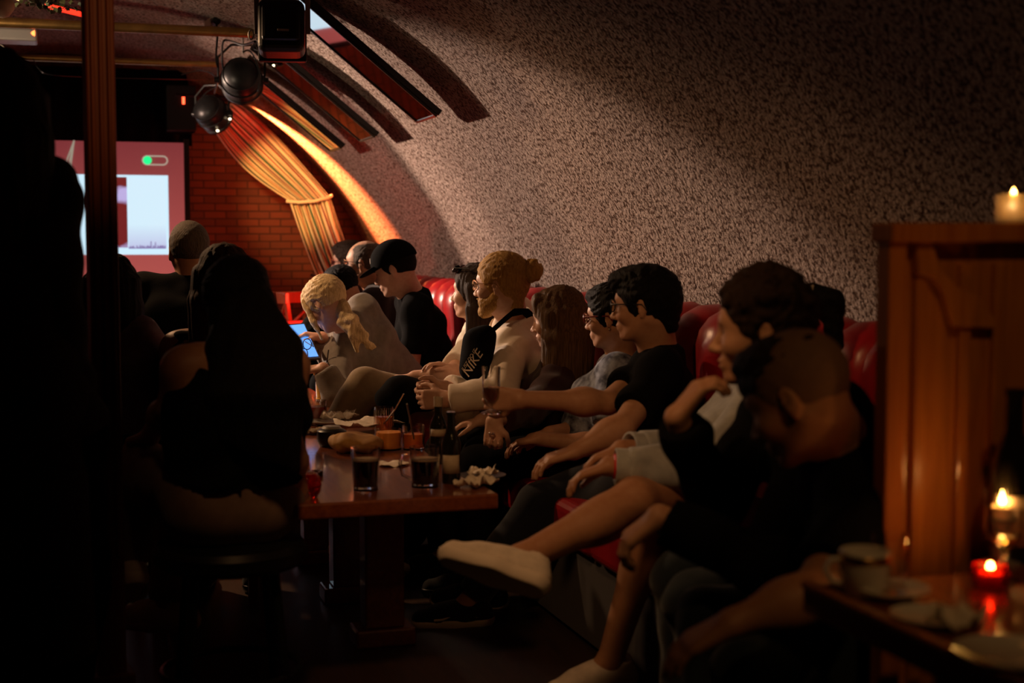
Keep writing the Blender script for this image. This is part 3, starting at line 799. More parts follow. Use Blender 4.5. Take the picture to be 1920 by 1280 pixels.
def brick():
    m = mat('red_brick', (0.3, 0.1, 0.07), 0.8, spec=0.25)
    nt = m.node_tree; b = nt.nodes['Principled BSDF']; L = nt.links
    tc = nt.nodes.new('ShaderNodeTexCoord'); sp = nt.nodes.new('ShaderNodeSeparateXYZ'); cb = nt.nodes.new('ShaderNodeCombineXYZ')
    L.new(tc.outputs['Object'], sp.inputs[0]); L.new(sp.outputs['X'], cb.inputs['X']); L.new(sp.outputs['Z'], cb.inputs['Y'])
    br = nt.nodes.new('ShaderNodeTexBrick'); br.inputs['Scale'].default_value = 1.0
    br.inputs['Brick Width'].default_value = 0.172; br.inputs['Row Height'].default_value = 0.060; br.inputs['Mortar Size'].default_value = 0.006
    br.inputs['Mortar Smooth'].default_value = 0.3; br.inputs['Bias'].default_value = -0.1
    br.inputs['Color1'].default_value = (0.12, 0.038, 0.022, 1); br.inputs['Color2'].default_value = (0.08, 0.03, 0.02, 1); br.inputs['Mortar'].default_value = (0.04, 0.018, 0.014, 1)
    L.new(cb.outputs[0], br.inputs['Vector']); L.new(br.outputs['Color'], b.inputs['Base Color'])
    bp = nt.nodes.new('ShaderNodeBump'); bp.invert = True; bp.inputs['Strength'].default_value = 0.8; bp.inputs['Distance'].default_value = 0.01
    L.new(br.outputs['Fac'], bp.inputs['Height']); L.new(bp.outputs[0], b.inputs['Normal'])
    return m
M_BRICK = brick()
arch_wall('wall_far', YE, M_BRICK)
arch_wall('wall_back', -1.6, cloth('dark_plaster', (0.05, 0.04, 0.035)))
setp(MB().box((0, 5, -0.03), (5.2, 13.2, 0.06)).build('floor', W_FLOOR, None, world=False), kind='structure')

# low stage at the far end
t = thing('stage_platform', 'low dark stage platform in front of the red brick wall', 'stage', (-0.3, 10.8, 0))
MB().box((-0.3, 10.84, 0.10), (3.8, 1.24, 0.20)).build('deck', cloth('stage_carpet', (0.05, 0.02, 0.02)), t)
MB().box((-0.3, 10.205, 0.09), (3.8, 0.03, 0.16)).build('riser', W_CHAIR, t)

# black board / drapery above the screen
t = thing('black_curtain_pelmet', 'flat black drape hanging across the stage above the projection screen', 'drape', (-0.3, 11.2, 2.0))
pts = []
a = PY(-60, 150, 11.25); b_ = PY(356, 152, 11.25)
V, F = [], []
nx = 80
for i in range(nx + 1):
    x = a[0] - 1.2 + (b_[0] - a[0] + 1.2) * i / nx
    yy = 11.22 + 0.025 * math.sin(i * 1.3)
    V += [(x, yy, 2.05), (x, yy, 2.62 if abs(x) < 0.9 else 2.45)]
for i in range(nx): F.append((2 * i, 2 * i + 2, 2 * i + 3, 2 * i + 1))
o = mesh_obj('drape', V, F, C_BLACK, t); o.modifiers.new('s', 'SOLIDIFY').thickness = 0.01
t = thing('speaker_cabinet', 'small black speaker with a red light beside the screen, under the ceiling', 'speaker', PY(345, 215, 11.0))
c = PY(338, 205, 11.05)
MB().box(c, (0.22, 0.25, 0.34)).build('cabinet', M_BLACKP, t, bevel=0.01)
MB().box(PY(344, 188, 10.91), (0.018, 0.01, 0.055)).build('red_light', M_REDLED, t)

# ---- projection screen with the projected slide
YS = 11.1
tl, br_ = PY(100, 262, YS), PY(345, 560, YS)
zt = PY(345, 268, YS)[2]; xr = PY(346, 400, YS)[0]; xl = xr - 2.35; zb = 0.62
t = thing('projection_screen', 'pinkish lit projection screen showing a slide with a green switch, behind the wooden post', 'screen', ((xl + xr) / 2, YS, zb))
def emis(name, c1, c2=None, axis=2, lo=0, hi=1, st=1.0, nz=None):
    m = bpy.data.materials.new(name); m.use_nodes = True; nt = m.node_tree; b = nt.nodes['Principled BSDF']
    b.inputs['Base Color'].default_value = (0.1, 0.1, 0.1, 1); b.inputs['Emission Strength'].default_value = st
    b.inputs['Emission Color'].default_value = (*c1, 1); b.inputs['Roughness'].default_value = 0.9
    if c2:
        tc = nt.nodes.new('ShaderNodeTexCoord'); sp = nt.nodes.new('ShaderNodeSeparateXYZ'); mr = nt.nodes.new('ShaderNodeMapRange')
        nt.links.new(tc.outputs['Generated'], sp.inputs[0]); r = nt.nodes.new('ShaderNodeValToRGB')
        r.color_ramp.elements[0].color = (*c1, 1); r.color_ramp.elements[1].color = (*c2, 1); r.color_ramp.elements[0].position = lo; r.color_ramp.elements[1].position = hi
        if nz:
            n = nt.nodes.new('ShaderNodeTexNoise'); n.inputs['Scale'].default_value = nz; n.inputs['Detail'].default_value = 3; n.inputs['Distortion'].default_value = 1.0
            nt.links.new(tc.outputs['Object'], n.inputs['Vector']); nt.links.new(n.outputs['Fac'], r.inputs[0])
        else: nt.links.new(sp.outputs[axis], r.inputs[0])
        nt.links.new(r.outputs[0], b.inputs['Emission Color'])
    return m
MB().box(((xl + xr) / 2, YS, (zt + zb) / 2), (xr - xl, 0.02, zt - zb)).build('screen_fabric', emis('slide_background', (0.50, 0.10, 0.085), (0.19, 0.030, 0.034), 2), t)
MB().box((xr + 0.022, YS + 0.01, (zt + zb) / 2), (0.04, 0.04, zt - zb + 0.06)).build('screen_border', M_BLACKP, t)
pl_, pt_ = PY(60, 323, YS - 0.02), PY(318, 477, YS - 0.02)
x0 = xr - (PY(346, 400, YS)[0] - PY(316, 400, YS)[0]); zt2 = PY(316, 329, YS)[2]; zb2 = PY(314, 477, YS)[2]; x1 = PY(40, 400, YS)[0]
def rect(nm, xa, xb, za, zb_, y, m, par=t): return MB().box(((xa + xb) / 2, y, (za + zb_) / 2), (abs(xb - xa), 0.003, abs(zb_ - za))).build(nm, m, par)
rect('slide_picture', x1, x0, zt2, zb2, YS - 0.014, emis('slide_white', (0.62, 0.86, 1.0), None, st=1.0))
gx = lambda px: PY(px, 400, YS)[0]; gz = lambda py: PY(300, py, YS)[2]
rect('sky_photo', gx(240), gx(311), gz(335), gz(466), YS - 0.018, emis('slide_sky', (0.52, 0.56, 0.80), (0.66, 0.86, 0.98), 2, 0.0, 0.35))
rect('portrait_photo', gx(163), gx(238.5), gz(333), gz(464), YS - 0.018, emis('slide_portrait', (0.16, 0.015, 0.015), (0.50, 0.42, 0.75), 2, 0.52, 0.66, 1.0, 5.5))
rect('green_strip', gx(163), gx(166), gz(334), gz(464), YS - 0.021, emis('slide_green', (0.05, 0.45, 0.25)))
mb = MB()
r = random.Random(3)
for i in range(34):
    xx = gx(241 + i * 2.05); hh_ = r.uniform(0.008, 0.028) + (0.035 if i in (20, 24) else 0)
    mb.box((xx, YS - 0.021, gz(466) + hh_ / 2), (0.007, 0.003, hh_))
mb.build('skyline', emis('slide_skyline', (0.20, 0.14, 0.36)), t)
mb = MB(); cz_, xa, xb = gz(301), gx(277), gx(307)
rr = gz(293) - gz(301)
pts = [(xa + rr * math.cos(a), YS - 0.016, cz_ + rr * math.sin(a)) for a in np.linspace(PI / 2, 1.5 * PI, 10)] + [(xb + rr * math.cos(a), YS - 0.016, cz_ + rr * math.sin(a)) for a in np.linspace(-PI / 2, PI / 2, 10)]
mb.tube(pts, 0.0055, 6, True)
sw_ = mb.build('switch_outline', emis('slide_line', (0.42, 0.36, 0.28)), t)
MB().lathe([(0.0, 0.002), (rr * 0.98, 0.002), (rr * 0.98, 0.0), (0.0, 0.0)], (gx(278), YS - 0.02, cz_), 20, (0, -1, 0)).build('switch_dot', emis('slide_dot', (0.01, 1.0, 0.30), st=1.0), t)
mb = MB()
for (p, q) in (((139, 263), (121, 312)), ((139, 263), (126, 322)), ((139, 263), (131, 322))):
    mb.tube([PY(*p, YS - 0.02), PY(*q, YS - 0.02)], 0.006, 6)
mb.build('thin_lines', emis('slide_rays', (0.30, 0.26, 0.20)), t)

# ---- wooden post
pc = P(195, 640, 3.95)
t = thing('wooden_post', 'reddish-brown wooden post running from floor to ceiling in front of the screen', 'post', (pc[0], pc[1], 0))
mb = MB(); wv = 0.078
Rp = np.array(Matrix.Rotation(0.12, 3, 'Z'))
mb.box((pc[0], pc[1], 1.36), (wv, wv, 2.72), Rp); mb.build('shaft', W_POST, t, bevel=0.006)
for dx in (-0.022, 0.0, 0.022):
    MB().box(np.array((pc[0], pc[1], 1.5)) + Rp @ np.array((dx, -wv / 2 - 0.002, 0)), (0.012, 0.010, 2.1), Rp).build('moulding', W_POST, t, bevel=0.004)
MB().box((pc[0], pc[1], 0.06), (0.12, 0.12, 0.12), Rp).build('plinth', W_POST, t, bevel=0.006)

# ---- ceiling pipes
def pipe(lab, pr, pyz, Y, xl_, r):
    e = PY(*pr, Y); a = np.array((xl_, Y, PY(*pyz, Y)[2])); a[2] = e[2]
    t = thing('brass_pipe', lab, 'pipe', (0, Y, e[2]), 'pipes across the vault')
    MB().tube([a, (0, Y, e[2]), e], r, 14).build('tube', M_BRASS, t, True)
    for x in (-0.9, 0.25):
        MB().tube([(x, Y, e[2] + r * 0.6), (x, Y, VC + math.sqrt(VR ** 2 - x * x) - 0.004)], 0.007, 8).build('hanger_rod', M_GREYM, t, True)
        MB().lathe([(r + 0.004, -0.012), (r + 0.009, -0.012), (r + 0.009, 0.012), (r + 0.004, 0.012)], (x, Y, e[2]), 16, (1, 0, 0)).build('clamp_ring', M_GREYM, t)
    return t, e
pipe_a, PE_A = pipe('brass pipe across the vault carrying the lamps, nearer and thicker of the two', (476, 62), (0, 45), 8.35, -1.35, 0.028)
pipe_b, PE_B = pipe('thinner brass pipe crossing the vault below and behind the other', (408, 121), (0, 110), 9.7, -1.2, 0.020)

# ---- stage lights
def curve_between(a, b, sag, n=10):
    a, b = np.array(a, float), np.array(b, float)
    return [a + (b - a) * u + np.array((0, 0, -sag * 4 * u * (1 - u))) for u in np.linspace(0, 1, n)]
D1 = 6.3
c = P(528, 55, D1)
t = thing('flood_light', 'large square black flood light in a pale bracket at the end of the pipe', 'stage light', c)
Rf = frame(CV(-0.12, 1.0, -0.18))
body_ = MB(); body_.box(c, (0.16, 0.205, 0.235), Rf); body_.build('housing', M_BLACKM, t, bevel=0.035, seg=4)
MB().box(c + Rf @ np.array((-0.09, 0, 0)), (0.04, 0.165, 0.16), Rf).build('rear_cover', M_BLACKM, t, bevel=0.015)
MB().box(P(531, 56, D1 - 0.125), (0.05, 0.006, 0.009)).build('badge', M_GREYM, t)
MB().box(c + Rf @ np.array((0.092, 0, 0)), (0.03, 0.215, 0.24), Rf).build('front_frame', M_BLACKM, t, bevel=0.008)
MB().box(P(497, 88, D1), (0.014, 0.11, 0.085), frame(CV(0.9, 0.1, 0.9))).build('barn_door', M_GREYM, t)
for (px, pr_) in ((481, -1), (577, 1)):
    MB().box((P(px, -20, D1 - 0.05) + P(px, 62, D1 - 0.05)) / 2, (0.022, 0.008, 0.20), frame(CV(1, 0, 0))).build('bracket_arm', M_GREYM, t, bevel=0.002)
MB().tube([P(477, -20, D1), P(577, -20, D1)], 0.012, 8).build('bracket_bar', M_GREYM, t, True)
MB().tube([P(528, 20, D1), P(528, -60, D1)], 0.008, 8).build('hanging_rod', M_BLACKM, t, True)
rg = [P(471 + 5 * math.cos(a), 65 + 9 * math.sin(a), D1) for a in np.linspace(0, 2 * PI, 14, endpoint=False)]
MB().tube(rg, 0.004, 6, True).build('ring_bolt', M_GREYM, t, True)
def par(label, px, py, D, rad, aim, leds):
    c = P(px, py, D)
    t = thing('par_can_light', label, 'stage light', c, 'round stage lamps')
    ax = nrm(aim)
    MB().lathe([(0.0, -1.15), (0.35, -1.12), (0.72, -0.95), (0.95, -0.6), (1.0, -0.2), (1.0, 0.5), (1.06, 0.55), (1.06, 0.72), (0.97, 0.72), (0.94, 0.45), (0.0, 0.40)], (0, 0, 0), 30, ax)
    mb = MB(); prof = [(0.0, -1.15), (0.35, -1.12), (0.72, -0.95), (0.95, -0.6), (1.0, -0.2), (1.0, 0.5), (1.06, 0.55), (1.06, 0.72), (0.97, 0.72), (0.94, 0.45), (0.0, 0.40)]
    mb.lathe([(a * rad, b * rad) for a, b in prof], c, 30, ax); mb.build('can', M_BLACKM, t, True)
    for q in (-0.75, -0.45, -0.15):
        rq = rad * (1.03 if q > -0.3 else 0.94 if q > -0.6 else 0.86)
        MB().lathe([(rq - 0.004, q * rad - 0.004), (rq + 0.004, q * rad - 0.004), (rq + 0.004, q * rad + 0.004), (rq - 0.004, q * rad + 0.004)], c, 30, ax).build('cooling_fin', M_BLACKM, t)
    sd = nrm(np.cross(ax, (0, 0, 1)))
    yk = [c + sd * rad * 1.15, c + sd * rad * 1.18 + np.array((0, 0, rad * 1.1)), c + sd * rad * 0.5 + np.array((0, 0, rad * 1.75)), c - sd * rad * 0.5 + np.array((0, 0, rad * 1.75)), c - sd * rad * 1.18 + np.array((0, 0, rad * 1.1)), c - sd * rad * 1.15]
    MB().tube(yk, 0.008, 6).build('yoke', M_BLACKM, t, True)
    for sg in (1, -1):
        MB().lathe([(0, 0), (0.018, 0), (0.018, 0.03), (0, 0.03)], c + sd * rad * 1.1 * sg, 12, sd * sg).build('knob', M_BLACKM, t, True)
    for (lx, ly) in leds:
        MB().lathe([(0, -0.008), (0.008, -0.004), (0.009, 0.003), (0, 0.008)], P(lx, ly, D - 0.02), 10).build('led', M_WARMLED, t, True)
    return t, c
t1, c1 = par('round black stage lamp hanging below the pipe, nearer and larger of the two', 453, 150, 8.5, 0.118, CV(-0.12, 0.95, -0.30), [])
t2, c2 = par('smaller round black stage lamp with two glowing points, lower of the two', 398, 213, 9.6, 0.108, CV(0.30, 0.9, -0.40), [(431, 223), (408, 245)])
for (nm, pts) in (('hanging_rod', [P(456, 100, 8.45), P(455, 66, 8.4), P(455, 22, 8.4)]),):
    MB().tube(pts, 0.006, 6).build(nm, M_GREYM, t1, True)
def cable(label, pts, r=0.006, m=M_BLACKP):
    P2 = []
    for i in range(len(pts) - 1):
        for u in np.linspace(0, 1, 6, endpoint=False):
            p0 = pts[max(i - 1, 0)]; p1 = pts[i]; p2 = pts[i + 1]; p3 = pts[min(i + 2, len(pts) - 1)]
            P2.append(0.5 * ((2 * p1) + (p2 - p0) * u + (2 * p0 - 5 * p1 + 4 * p2 - p3) * u ** 2 + (3 * p1 - p0 - 3 * p2 + p3) * u ** 3))
    P2.append(pts[-1])
    o = MB().tube(P2, r, 6).build('cable', m, None, True); setp(o, label, 'cable', 'lamp cables'); return o
cable('black cable dropping from the round ceiling rose to the lower stage lamp', [P(404, 42, 8.2), P(408, 60, 8.25), P(405, 110, 8.4), P(410, 140, 8.6), P(402, 175, 9.2)])
cable('black cable looping from the flood light across to a stage lamp', [P(478, 78, 6.5), P(455, 84, 7.2), P(430, 76, 8.2), P(418, 80, 8.3), P(417, 120, 8.4), P(425, 150, 8.5)])
cable('black cable curling over the right side of the larger round lamp', [P(455, 98, 8.4), P(468, 95, 8.4), P(480, 115, 8.4), P(487, 140, 8.4), P(484, 172, 8.4)])
cable('thin black cable sagging between the pipes and the smaller round lamp', [P(340, 140, 9.4), P(375, 132, 9.4), P(400, 140, 9.3), P(408, 158, 9.4), P(385, 175, 9.5), P(372, 195, 9.6)], 0.004)
t = thing('ceiling_rose', 'small white round fitting with a black socket on top of the pipe', 'ceiling fitting', P(400, 40, 8.3))
MB().lathe([(0, -0.035), (0.028, -0.03), (0.036, 0.0), (0.036, 0.04), (0, 0.04)], P(396, 45, 8.3), 18, CV(0.6, -0.6, 0.1)).build('rose_base', M_PAPER, t, True)
MB().lathe([(0, 0.0), (0.026, 0.0), (0.024, 0.03), (0, 0.034)], P(403, 41, 8.24), 18, CV(0.5, -0.8, 0.1)).build('socket', M_BLACKP, t, True)

# ---- slanting mirrors on the vault
def vault_hit(px, py, off):
    r = ray(px, py); lo_, hi_ = 2.0, 11.4
    f = lambda t_: math.hypot(*( (CAM + r * t_)[[0, 2]] - np.array((0, VC)))) - (VR - off)
    for _ in range(60):
        m_ = (lo_ + hi_) / 2
        if f(m_) > 0: hi_ = m_
        else: lo_ = m_
    return CAM + r * lo_
pb = vault_hit(825, 213, 0.12); ab = math.atan2(pb[2] - VC, pb[0])
pt0 = PY(556, -3, pb[1]); at_ = math.atan2(pt0[2] - VC, pt0[0])
print('mirror', pb, pt0, math.degrees(ab), math.degrees(at_))
M_MIR = mat('mirror_glass', (0.80, 0.78, 0.78), 0.03, 1.0)
M_FRAME = mat('black_mirror_frame', (0.012, 0.010, 0.010), 0.3)
def mirror(label, Yn, wid):
    p_b = np.array((pb[0], 0, pb[2])); p_t = np.array((pt0[0] , 0, pt0[2]))
    t = thing('slanted_mirror', label, 'mirror', (p_b + p_t) / 2 + np.array((0, Yn + wid / 2, 0)), 'long slanted mirrors on the vault')
    u = nrm(p_t - p_b); n = nrm(np.cross(u, (0, 1, 0)))
    if n[0] > 0: n = -n
    Rt = np.array(Matrix.Rotation(math.radians(2.2), 3, 'Y')); u, n = Rt @ u, Rt @ n
    Lm = np.linalg.norm(p_t - p_b); c = (p_b + p_t) / 2 + np.array((0, Yn + wid / 2, 0))
    R = np.stack([u, np.array((0, 1.0, 0)), n], 1)
    MB().box(c - n * 0.020, (Lm, wid, 0.03), R).build('backing_frame', M_FRAME, t, bevel=0.003)
    MB().box(c - n * 0.002, (Lm - 0.03, wid - 0.03, 0.008), R).build('mirror_pane', M_MIR, t)
    e = MB()
    for sg in (1, -1):
        e.box(c + np.array((0, 1, 0)) * (wid / 2 - 0.010) * sg + n * 0.003, (Lm - 0.01, 0.012, 0.010), R)
        e.box(c + u * (Lm / 2 - 0.010) * sg + n * 0.003, (0.012, wid - 0.01, 0.010), R)
    e.build('bevelled_edge', M_FRAME, t)
    for sg in (1, -1):
        q = c + u * Lm * 0.35 * sg
        MB().tube([q - n * 0.03, q - n * 0.06], 0.012, 8).build('wall_mount', M_BLACKM, t, True)
mirror('long narrow mirror slanting up the vault, nearest and largest of the three', pb[1], 0.40)
mirror('long narrow slanted mirror, middle one of the three on the vault', pb[1] / 0.822, 0.42)
mirror('long narrow slanted mirror beside the curtain, farthest of the three', pb[1] / 0.728, 0.40)

# ---- striped curtain tied back in the corner
def stripes():
    m = mat('striped_curtain_cloth', (0.7, 0.5, 0.3), 0.85, sheen=0.3)
    nt = m.node_tree; b = nt.nodes['Principled BSDF']
    uv = nt.nodes.new('ShaderNodeAttribute'); uv.attribute_name = 'across'
    mu = nt.nodes.new('ShaderNodeMath'); mu.operation = 'MULTIPLY'; mu.inputs[1].default_value = 6.0
    fr = nt.nodes.new('ShaderNodeMath'); fr.operation = 'FRACT'
    r = nt.nodes.new('ShaderNodeValToRGB'); r.color_ramp.interpolation = 'CONSTANT'
    cols = [(0.0, (0.80, 0.60, 0.36)), (0.28, (0.20, 0.03, 0.02)), (0.38, (0.80, 0.60, 0.36)), (0.48, (0.05, 0.10, 0.04)), (0.62, (0.80, 0.62, 0.38)), (0.74, (0.10, 0.12, 0.05)), (0.81, (0.70, 0.38, 0.18)), (0.91, (0.14, 0.04, 0.02))]
    r.color_ramp.elements[0].color = (*cols[0][1], 1); r.color_ramp.elements[1].position = cols[1][0]; r.color_ramp.elements[1].color = (*cols[1][1], 1)
    for p_, c_ in cols[2:]:
        e = r.color_ramp.elements.new(p_); e.color = (*c_, 1)
    nt.links.new(uv.outputs['Fac'], mu.inputs[0]); nt.links.new(mu.outputs[0], fr.inputs[0]); nt.links.new(fr.outputs[0], r.inputs[0]); nt.links.new(r.outputs[0], b.inputs['Base Color'])
    return m
M_STRIPE = stripes()
YCU = 10.72
def bez(pts, u):
    pts = [np.array(p, float) for p in pts]
    while len(pts) > 1: pts = [pts[i] * (1 - u) + pts[i + 1] * u for i in range(len(pts) - 1)]
    return pts[0]
def drape(name, left, right, parent, n=90, mrow=40, amp=0.035, fan=(1, 0.4)):
    V, F, A = [], [], []
    for j in range(mrow + 1):
        v = j / mrow; l_ = bez(left, v); r_ = bez(right, v)
        for i in range(n + 1):
            u = i / n; px, py = l_ * (1 - u) + r_ * u
            a = amp * (fan[0] * (1 - v) + fan[1] * v)
            p = PY(px, py, YCU); p = p + np.array((0.3 * a * math.sin(u * 41 + 2), -a * (math.sin(u * 2 * PI * 7 + 1.5 * math.sin(v * 3)) + 0.4 * math.sin(u * 61 + v * 2)), 0))
            V.append(p); A.append(u)
    for j in range(mrow):
        for i in range(n): F.append((j * (n + 1) + i, j * (n + 1) + i + 1, (j + 1) * (n + 1) + i + 1, (j + 1) * (n + 1) + i))
    o = mesh_obj(name, V, F, M_STRIPE, parent)
    at = o.data.attributes.new('across', 'FLOAT', 'POINT'); at.data.foreach_set('value', A)
    o.modifiers.new('s', 'SOLIDIFY').thickness = 0.004
    return o
t = thing('striped_curtain', 'striped curtain swept aside and tied back in the red lit corner', 'curtain', PY(590, 400, YCU))
drape('swag', [(395, 236), (450, 330), (500, 350), (541, 376)], [(438, 188), (500, 225), (560, 300), (622, 372)], t)
drape('tail', [(541, 376), (556, 420), (570, 470), (594, 522)], [(620, 368), (632, 410), (646, 450), (662, 492)], t, fan=(0.5, 0.8))
drape('lower_tail', [(585, 520), (572, 545), (566, 575), (566, 610)], [(640, 505), (625, 540), (620, 575), (616, 610)], t, fan=(0.5, 0.8))
MB().tube([PY(537, 377, YCU - 0.04), PY(560, 379, YCU - 0.07), PY(590, 377, YCU - 0.07), PY(613, 371, YCU - 0.05), PY(622, 367, YCU)], 0.012, 8).build('tie_band', M_STRIPE, t, True)
MB().tube([PY(582, 516, YCU - 0.03), PY(605, 524, YCU - 0.05), PY(640, 508, YCU - 0.03)], 0.014, 8).build('lower_tie_band', C_BROWN, t, True)
MB().tube([PY(432, 186, YCU), PY(380, 180, YCU), PY(330, 178, YCU)], 0.012, 8).build('curtain_rod', M_BLACKM, t, True)

# ---- ivy and small devices hanging in the upper left corner
iv = MB(); r = random.Random(9)
for i in range(260):
    px, py, D = r.uniform(20, 172), r.uniform(-40, 30) - 0, r.uniform(6.4, 7.0)
    if py > 26 - abs(px - 110) * 0.25: continue
    c = P(px, py, D); u = nrm([r.uniform(-1, 1) for _ in range(3)]); v_ = nrm(np.cross(u, [r.uniform(-1, 1) for _ in range(3)])); q = r.uniform(0.018, 0.04)
    iv.prism([c, c + u * q * 0.5 + v_ * q * 0.45, c + u * q, c + u * q * 0.5 - v_ * q * 0.45], np.cross(u, v_) * 0.0015)
o = iv.build('ivy_garland', M_LEAF); setp(o, 'tangle of dark ivy leaves hung under the vault at the top left', 'plant', kind='stuff')
t = thing('paper_lantern', 'small pale round lampshade in the top left corner beside the ivy', 'lamp', P(4, 12, 6.6))
MB().lathe([(0.0, -0.055), (0.03, -0.045), (0.055, -0.01), (0.055, 0.02), (0.03, 0.05), (0.0, 0.055)], P(4, 12, 6.6), 18).build('shade', mat('warm_shade', (0.6, 0.42, 0.28), 0.7), t, True)
MB().tube([P(4, 12, 6.6) + np.array((0, 0, 0.05)), P(4, 12, 6.6) + np.array((0, 0, 0.35))], 0.003, 6).build('cord', M_BLACKP, t, True)
t = thing('projector', 'grey ceiling projector with an orange lit lens under the pipe at the left', 'projector', P(28, 68, 8.0))
MB().box(P(28, 68, 8.0), (0.24, 0.20, 0.07)).build('casing', M_GREYM, t, bevel=0.012)
MB().lathe([(0, 0), (0.02, 0), (0.022, 0.02), (0, 0.024)], P(60, 63, 7.95), 14, CR).build('lens', mat('orange_lens', (1, 0.2, 0.05), 0.4, emit=((1.0, 0.14, 0.03), 5)), t, True)
MB().tube([P(28, 62, 8.0), P(28, 30, 8.0)], 0.012, 8).build('mount_pole', M_GREYM, t, True)
cable('white cable loop hanging at the left edge below the projector', [P(-6, 84, 7.9), P(4, 86, 7.9), P(9, 96, 7.9), P(3, 104, 7.9), P(-6, 103, 7.9)], 0.004, M_PAPER)
cable('long thin dark cable drooping under the lower pipe at the left', [P(62, 110, 8.8), P(72, 128, 8.8), P(95, 140, 8.8), P(180, 145, 9.0), P(300, 148, 9.2), P(400, 150, 9.4)], 0.003)
t = thing('red_stage_strip', 'red glowing light strip high at the left above the pipes', 'light strip', P(120, 20, 8.9))
MB().box((PY(80, 6, 8.6) + PY(168, 28, 8.6)) / 2, (0.30, 0.06, 0.03), np.array(Matrix.Rotation(math.radians(14), 3, 'Y'))).build('channel', M_BLACKM, t)
a_, b_ = PY(84, 10, 8.56), PY(166, 30, 8.56)
MB().tube([a_, b_], 0.014, 8).build('glow_tube', mat('red_glow', (1, 0.05, 0.02), 0.5, emit=((1.0, 0.03, 0.012), 2.2)), t, True)

# ---- banquette along the right wall
XS = 2.12
t = thing('banquette_sofa', 'long dark red leather banquette with tufted channel back along the stucco wall', 'sofa', (1.9, 5.9, 0))
y0, y1, pw = 2.42, 9.55, 0.222
MB().box((2.0, (y0 + y1) / 2, 0.17), (0.80, y1 - y0, 0.30)).build('plinth', C_BROWN, t)
MB().box((2.37, (y0 + y1) / 2, 0.51), (0.10, y1 - y0, 0.96)).build('back_panel', C_WINE, t)
ncu = 8
for i in range(ncu):
    ya = y0 + (y1 - y0) * i / ncu; yb = y0 + (y1 - y0) * (i + 1) / ncu
    MB().box((1.86, (ya + yb) / 2, 0.385), (0.60, yb - ya - 0.01, 0.15)).build('seat_cushion', M_RED_L, t, bevel=0.035, seg=4)
nchan = int((y1 - y0) / pw)
chan0 = None
def channel_mesh():
    V, F = [], []
    nu, nv = 14, 26
    for j in range(nv + 1):
        v = j / nv
        # path up the front and over the top
        if v < 0.72: z = 0.44 + (0.95 - 0.44) * v / 0.72; x = 0.0 + 0.035 * (v / 0.72); nx_, nz_ = -1, 0
        else:
            a = (v - 0.72) / 0.28 * PI * 0.95; z = 0.95 + 0.085 * math.sin(a); x = 0.035 + 0.085 - 0.085 * math.cos(a); nx_, nz_ = -math.cos(a), math.sin(a)
        for i in range(nu + 1):
            u = i / nu; b = max(0.0, 1 - (2 * u - 1) ** 2) ** 0.5 * 0.045; b *= (0.70 + 0.9 * min(1, max(0, (v - 0.50) * 2.6)))
            V.append((x + nx_ * b, (u - 0.5) * pw, z + nz_ * b * 0.9))
    for j in range(nv):
        for i in range(nu): F.append((j * (nu + 1) + i, (j + 1) * (nu + 1) + i, (j + 1) * (nu + 1) + i + 1, j * (nu + 1) + i + 1))
    return V, F
V, F = channel_mesh()
for i in range(nchan):
    yc = y0 + pw * (i + 0.5)
    if chan0 is None:
        chan0 = mesh_obj('back_channel', V, F, M_RED_L, t, True, False); o = chan0
    else:
        o = chan0.copy(); COL.objects.link(o); o.parent = t
    o.location = (XS - 1.9, yc - 5.9, 0)

# ---- wooden booth divider on the right
YD = 2.30
def D_(px, py, dy=0.0): return PY(px, py, YD + dy)
xL = D_(1664, 700, -0.022)[0]; zT = 1.362; xR = 2.30
t = thing('booth_divider', 'tall varnished orange-brown wooden booth divider at the right behind the candle table', 'divider', ((xL + xR) / 2, YD, 0))
MB().box((xL + 0.019, YD, zT / 2 - 0.012), (0.038, 0.044, zT - 0.024)).build('end_post', W_DIVM, t, bevel=0.004)
MB().box(((xL + xR) / 2, YD, zT - 0.018), (xR - xL + 0.01, 0.075, 0.036)).build('top_rail', W_DIVM, t, bevel=0.005)
MB().box(((xL + xR) / 2 + 0.02, YD + 0.020, zT / 2), (xR - xL - 0.05, 0.02, zT - 0.05)).build('back_panel', W_DIV, t)
for px in (1722, 1805, 1868):
    x = D_(px, 800)[0]; MB().box((x, YD + 0.006, zT / 2 - 0.03), (0.026, 0.02, zT - 0.09)).build('batten', W_DIV, t, bevel=0.004)
pol = [(1718, 440), (1722, 512), (1752, 522), (1768, 545), (1778, 580), (1788, 612), (1868, 616), (1868, 600), (1838, 556), (1800, 540), (1765, 505), (1745, 440)]
MB().prism([D_(x, y, -0.018) for x, y in pol], (0, 0.024, 0)).build('light_edge_board', W_DIV, t, bevel=0.003)  # raised board stands in for a light and shadow edge on the panel

# ---- tables
def table(label, x0, x1, y0, y1, z, legs, group=None, name='pub_table', edge=0.045):
    t = thing(name, label, 'table', ((x0 + x1) / 2, (y0 + y1) / 2, 0), group)
    MB().box(((x0 + x1) / 2, (y0 + y1) / 2, z - edge / 2), (x1 - x0, y1 - y0, edge)).build('table_top', W_TABLE, t, bevel=0.006)
    for (lx, ly, w_, d_) in legs:
        MB().box((lx, ly, (z - edge) / 2 + 0.03), (w_, d_, z - edge - 0.06)).build('leg', W_TABLE, t, bevel=0.006)
        MB().box((lx, ly, 0.03), (min(x1 - x0 - 0.1, 0.20), d_ + 0.03, 0.06)).build('foot', W_TABLE, t, bevel=0.008)
    return t
fr_ = PZ(935, 925, 0.60); fl_ = PZ(560, 932, 0.60); TX1, TY0 = fr_[0], fr_[1]; TX0 = TX1 - 0.62
print('table1', fr_, fl_)
lg = P(717, 1205, 4.72)
